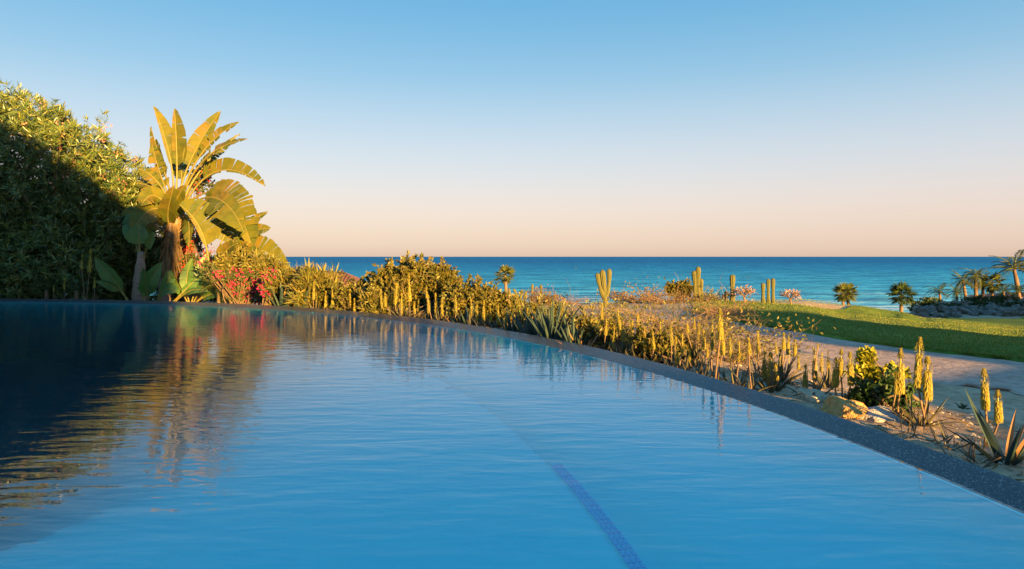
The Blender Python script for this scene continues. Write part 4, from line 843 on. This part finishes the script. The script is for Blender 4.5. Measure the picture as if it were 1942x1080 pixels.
brush('dry_shrub', 'low dark brush at the foot of the three-column cactus', None, 60, .7, (1.4, .7), M['stem'], up=.4, base=on_ground(1330, 29.5), group=GD, leaf=M['gold'], n_leaf=400, leaf_size=.09)
brush('dry_shrub', 'wispy bush with pale twigs on the skyline beyond the shaded slope', None, 40, 1.0, (1.4, .7), M['twig'], up=.5, base=on_ground(1085, 31), group=GD, r=.009)
shrub('round_bush', 'round dark clipped bush on the skyline beside the three-column cactus', 'shrub', LP([(1275, 550, 10), (1290, 548, 12), (1303, 550, 10), (1290, 556, 11)], 33), M['olive'], 900, 7, .12, .08, on_ground(1290, 33), None, stems=8)

n = 5200; uu = rng.uniform(985, 1440, n); dd = rng.uniform(10.5, 33, n); xx = (uu - 971) / F * dd; ok = (np.hypot(xx - CX, dd - CY) > RO + .4) & ((mn := np.array([mnoise.noise(Vector((a_ * .5, b_ * .35, 3))) for a_, b_ in zip(xx, dd)])) > -.05); xx, dd = xx[ok], dd[ok]; n = len(xx)
mb = MB(); kites(mb, np.stack([xx, dd, ground_z(xx, dd)], -1), rng.normal(size=(n, 3)) * [.8, .8, .3] + [0, 0, .55], rng.uniform(.08, .3, n), .012 + dd * .0009)
tag(mb.build('dry_grass', M['gold']), 'thin dry grass and litter over the sandy middle ground', 'dry grass', kind='stuff')
# ------------------------------------------------------------------ cacti
def cactus(label, u, d, cols, group='columnar cacti on the crest'):
    b = on_ground(u, d, -.03); t = thing('column_cactus', label, 'cactus', b, group)
    for c in cols:
        pts = [P(q[0], q[1], d + (q[2] if len(q) > 2 else 0)) for q in c[0]]
        if c[0][0][1] is None: pass
        cactus_col(t, pts, px(c[1], d))
    return t
cactus('three-armed candelabra cactus standing out against the sea', 1146, 27, [([(1149, 598), (1148, 560), (1142, 512)], 4.6), ([(1146, 565), (1136, 548, -.1), (1133, 518, -.1)], 3.6), ([(1149, 562), (1157, 545, .1), (1155, 510, .1)], 3.9)])
cactus('tall cactus of three close columns beside the round bush', 1323, 30, [([(1319, 575), (1318, 540), (1316, 514)], 3.9), ([(1325, 575), (1324, 540), (1324, 506)], 4.0), ([(1331, 575), (1331, 550), (1330, 529)], 2.9)])
cactus('lone thick column cactus between dry tuft and pink tree', 1389, 31, [([(1389, 580), (1389, 550), (1389, 521)], 4.3), ([(1376, 578), (1376, 568), (1376, 553)], 2.0)])
cactus('shortest of the three straight cacti near the lawn crest', 1447, 31, [([(1447, 582), (1447, 555), (1447, 537)], 3.3)])
cactus('middle one of the three straight cacti near the lawn crest', 1457, 32, [([(1457, 582), (1457, 555), (1457, 529)], 3.0)])
cactus('seaward one of the three straight cacti near the lawn crest', 1466, 31.5, [([(1466, 585), (1466, 555), (1466, 528)], 3.2)])
cactus('slim cactus nearest the small far palm', 1009, 29.5, [([(1009, 578), (1009, 555), (1010, 539)], 2.1)])
cactus('slim cactus rising from the rusty dry bush', 1027, 30, [([(1027, 578), (1027, 555), (1026, 540)], 1.9)])
cactus('low candelabra cactus with crooked arms beneath the small far palm', 985, 27, [([(985, 580), (984, 565), (974, 548)], 2.0), ([(985, 580), (988, 565), (990, 550)], 2.2), ([(987, 580), (995, 570), (998, 552)], 2.0), ([(982, 580), (968, 570), (965, 547)], 2.0)])

# ------------------------------------------------------------------ palms
palm('fan_palm', 'small fan palm alone against the sea above the olive shrubs', 961, 60, 524, 575, 22, 'fan', 20, 6, 'palm_leaf', lean=-3, el=(-.7, 1.4))
palm('young_palm', 'low young palm with spiky golden fronds left of the small far palm', 933, 24, 565, 580, 28, 'feather', 16, 6, 'palm_leaf', el=(.1, 1.3))
GP = 'fan palms below the lawn crest'
palm('fan_palm', 'front palm of the touching pair below the lawn crest', 1599, 60, 560, 590, 22, 'fan', 22, 5, 'palm_leaf', el=(-.9, 1.4), group=GP)
palm('fan_palm', 'rear palm of the touching pair below the lawn crest', 1609, 63, 557, 590, 20, 'fan', 20, 4.5, 'palm_leaf', el=(-.9, 1.4), group=GP)
palm('fan_palm', 'solitary dark fan palm at the end of the rock embankment', 1709, 75, 563, 598, 27, 'fan', 24, 6, 'palm_dark', el=(-.8, 1.4), group=GP)
GC = 'palms on the rock embankment'
palm('feather_palm', 'slender dark feather palm, first on the rock embankment', 1784, 100, 553, 578, 25, 'feather', 12, 4, 'palm_dark', lean=-3, group=GC, el=(-.5, 1.0))
palm('feather_palm', 'short dark feather palm second on the embankment', 1815, 101, 556, 580, 24, 'feather', 13, 4, 'palm_dark', group=GC, el=(-.6, 1.2))
palm('feather_palm', 'leaning palm at the near flank of the palm cluster', 1832, 103, 534, 578, 30, 'feather', 15, 5, 'palm_leaf', lean=-6, group=GC, el=(-.7, 1.2))
palm('feather_palm', 'highest palm in the middle of the palm cluster', 1851, 104, 524, 578, 28, 'feather', 20, 6, 'palm_leaf', lean=-1, group=GC, el=(-.9, 1.2))
palm('feather_palm', 'palm just seaward of the highest one in the cluster', 1864, 106, 532, 578, 24, 'feather', 18, 5, 'palm_leaf', group=GC, el=(-.9, 1.2))
palm('fan_palm', 'palm with drooping gold skirt at the far flank of the cluster', 1882, 104, 538, 575, 22, 'fan', 20, 4, 'palm_leaf', group=GC, el=(-1.2, 1.2))
palm('feather_palm', 'low dark palm before the red roof', 1903, 103, 553, 575, 22, 'feather', 14, 4, 'palm_dark', group=GC, el=(-.4, 1.2))
palm('feather_palm', 'low palm under the tall coconut palm', 1932, 104, 552, 575, 24, 'feather', 14, 4, 'palm_dark', group=GC, el=(-.4, 1.2))
palm('coconut_palm', 'tall coconut palm standing above the horizon at the border', 1932, 108, 512, 580, 46, 'feather', 15, 7, 'palm_leaf', lean=-9, group=GC, el=(-.25, 1.25))

# ------------------------------------------------------------------ bare pinkish trees on the crest
def bare_tree(label, u, d, h_px, w_px):
    b = on_ground(u, d); t = thing('bare_tree', label, 'tree', b, 'pinkish bare trees on the crest'); h = px(h_px, d); w = px(w_px, d); m_ = MB(); tips = []
    tr = MB(); tube(tr, [(0, 0, -.05), (.03, 0, h * .2), (0, 0, h * .38)], [.06, .05, .045], 6); tr.build('trunk', M['twig'], t)
    def grow(p, dv, ln, r, k):
        e = p + dv * ln; tube(m_, [p, (p + e) / 2 + rng.normal(size=3) * ln * .08, e], [r, r * .8, r * .6], 4, cap=False)
        if k == 0: tips.append(e); return
        for _ in range(3): grow(e, unit(dv + rng.normal(size=3) * [.75, .75, .35]), ln * .72, r * .6, k - 1)
    for i in range(5): a = i * 1.26; grow(np.array([0, 0, h * .36]), unit(np.array([cos(a) * w / h, sin(a) * .7, .75])), h * .26, .028, 3)
    m_.build('branches', M['twig'], t); tp = np.array(tips); B = np.repeat(tp, 2, 0) + rng.normal(size=(len(tp) * 2, 3)) * .07; m2 = MB()
    kites(m2, B, rng.normal(size=B.shape), .09, .06); o = m2.build('crown', M['pinktwig'], t); o['kind'] = 'stuff'
bare_tree('bare pinkish tree beside the lone thick cactus', 1411, 30, 34, 26)
bare_tree('small bare pinkish tree alone on the lawn crest', 1499, 33, 30, 20)

# ------------------------------------------------------------------ rock embankment
ORD = 'first second third fourth fifth sixth seventh eighth ninth tenth eleventh twelfth thirteenth fourteenth fifteenth sixteenth seventeenth eighteenth nineteenth twentieth twenty-first twenty-second twenty-third twenty-fourth twenty-fifth twenty-sixth'.split()
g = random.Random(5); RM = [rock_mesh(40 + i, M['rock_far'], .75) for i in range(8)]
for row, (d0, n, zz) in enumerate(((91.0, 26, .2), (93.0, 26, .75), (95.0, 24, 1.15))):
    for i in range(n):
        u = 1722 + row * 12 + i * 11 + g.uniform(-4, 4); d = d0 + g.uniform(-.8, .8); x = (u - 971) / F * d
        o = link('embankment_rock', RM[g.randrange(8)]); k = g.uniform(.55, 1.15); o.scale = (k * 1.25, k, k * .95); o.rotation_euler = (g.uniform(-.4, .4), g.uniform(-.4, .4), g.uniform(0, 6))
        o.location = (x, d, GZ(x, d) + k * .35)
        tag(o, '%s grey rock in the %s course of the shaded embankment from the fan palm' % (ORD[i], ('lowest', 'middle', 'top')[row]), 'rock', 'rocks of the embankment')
for i, (u, d, lab) in enumerate(((1755, 97, 'grey-green scrub on the near end of the embankment'), (1850, 98, 'dark clipped scrub under the palm cluster'), (1900, 97.5, 'grey-green scrub on the embankment near the border'), (1795, 93.5, 'low scrub growing between the embankment rocks below the slender palm'), (1870, 94.5, 'low scrub between the embankment rocks under the highest palm'), (1930, 93.5, 'low scrub between the embankment rocks at the border'))):
    shrub('scrub', lab, 'shrub', [(on_ground(u + k, d, .3), (1.3, .8, .8)) for k in (-14, 0, 14)], M['palm_dark'], 260, 5, .3, .16, on_ground(u, d), 'scrub on the embankment')

# ------------------------------------------------------------------ far houses
def far_house(name, label, u0, u1, v_ridge, v_eave, d, depth, wallh, ridge=(.35, .7)):
    a, b_ = P(u0, v_eave, d), P(u1, v_eave, d); base = Vector(((a.x + b_.x) / 2, d + depth / 2, GZ((a.x + b_.x) / 2, d) - .5)); t = thing(name, label, 'house', base)
    zr, ze = P(0, v_ridge, d + depth / 2).z, a.z; w = b_.x - a.x; m_ = MB()
    q = [(a.x + .4, d + .4), (b_.x - .4, d + .4), (b_.x - .4, d + depth - .4), (a.x + .4, d + depth - .4)]
    m_.add([(x, y, z) for z in (base.z, ze) for x, y in q], [[0, 1, 5, 4], [1, 2, 6, 5], [2, 3, 7, 6], [3, 0, 4, 7]]); off(m_, base).build('wall', M['wall'], t)
    r0, r1 = (a.x + w * ridge[0], d + depth / 2, zr), (a.x + w * ridge[1], d + depth / 2, zr); c = [(a.x, d), (b_.x, d), (b_.x, d + depth), (a.x, d + depth)]
    m_ = MB(); m_.add([(x, y, ze) for x, y in c] + [r0, r1], [[0, 1, 5, 4], [2, 3, 4, 5]]); m_.f.append((np.array([[1, 2, 5], [3, 0, 4]]), 0, False))
    N = 22
    for i in range(N):                                  # raised courses of barrel tiles down the near slope
        s = (i + .5) / N; e0 = np.array([a.x + w * s, d, ze]); rx = np.clip(a.x + w * s, r0[0], r1[0]); k = 1.0
        if a.x + w * s < r0[0]: k = s / ridge[0]
        elif a.x + w * s > r1[0]: k = (1 - s) / (1 - ridge[1])
        e1 = e0 + (np.array([0, depth / 2, zr - ze]) * k); tube(m_, [e0 + [0, 0, .05], e1 + [0, 0, .05]], w / N * .3, 5)
    off(m_, base).build('roof', M['rooftile'], t)
    for k in (.25, .5, .75):
        m_ = MB(); x = a.x + w * k; m_.add([(x - .5, d + .38, ze - 2.2), (x + .5, d + .38, ze - 2.2), (x + .5, d + .38, ze - .9), (x - .5, d + .38, ze - .9)], [[0, 1, 2, 3]]); off(m_, base).build('window', M['glass'], t)
far_house('far_house', 'far house with reddish tiled hip roof seen over the golden shrubs', 540, 690, 515, 548, 110, 12, 4, (.3, .62))
far_house('far_house', 'far house with low dark red roof behind the palms', 1890, 2010, 556, 566, 112, 8, 2.5)
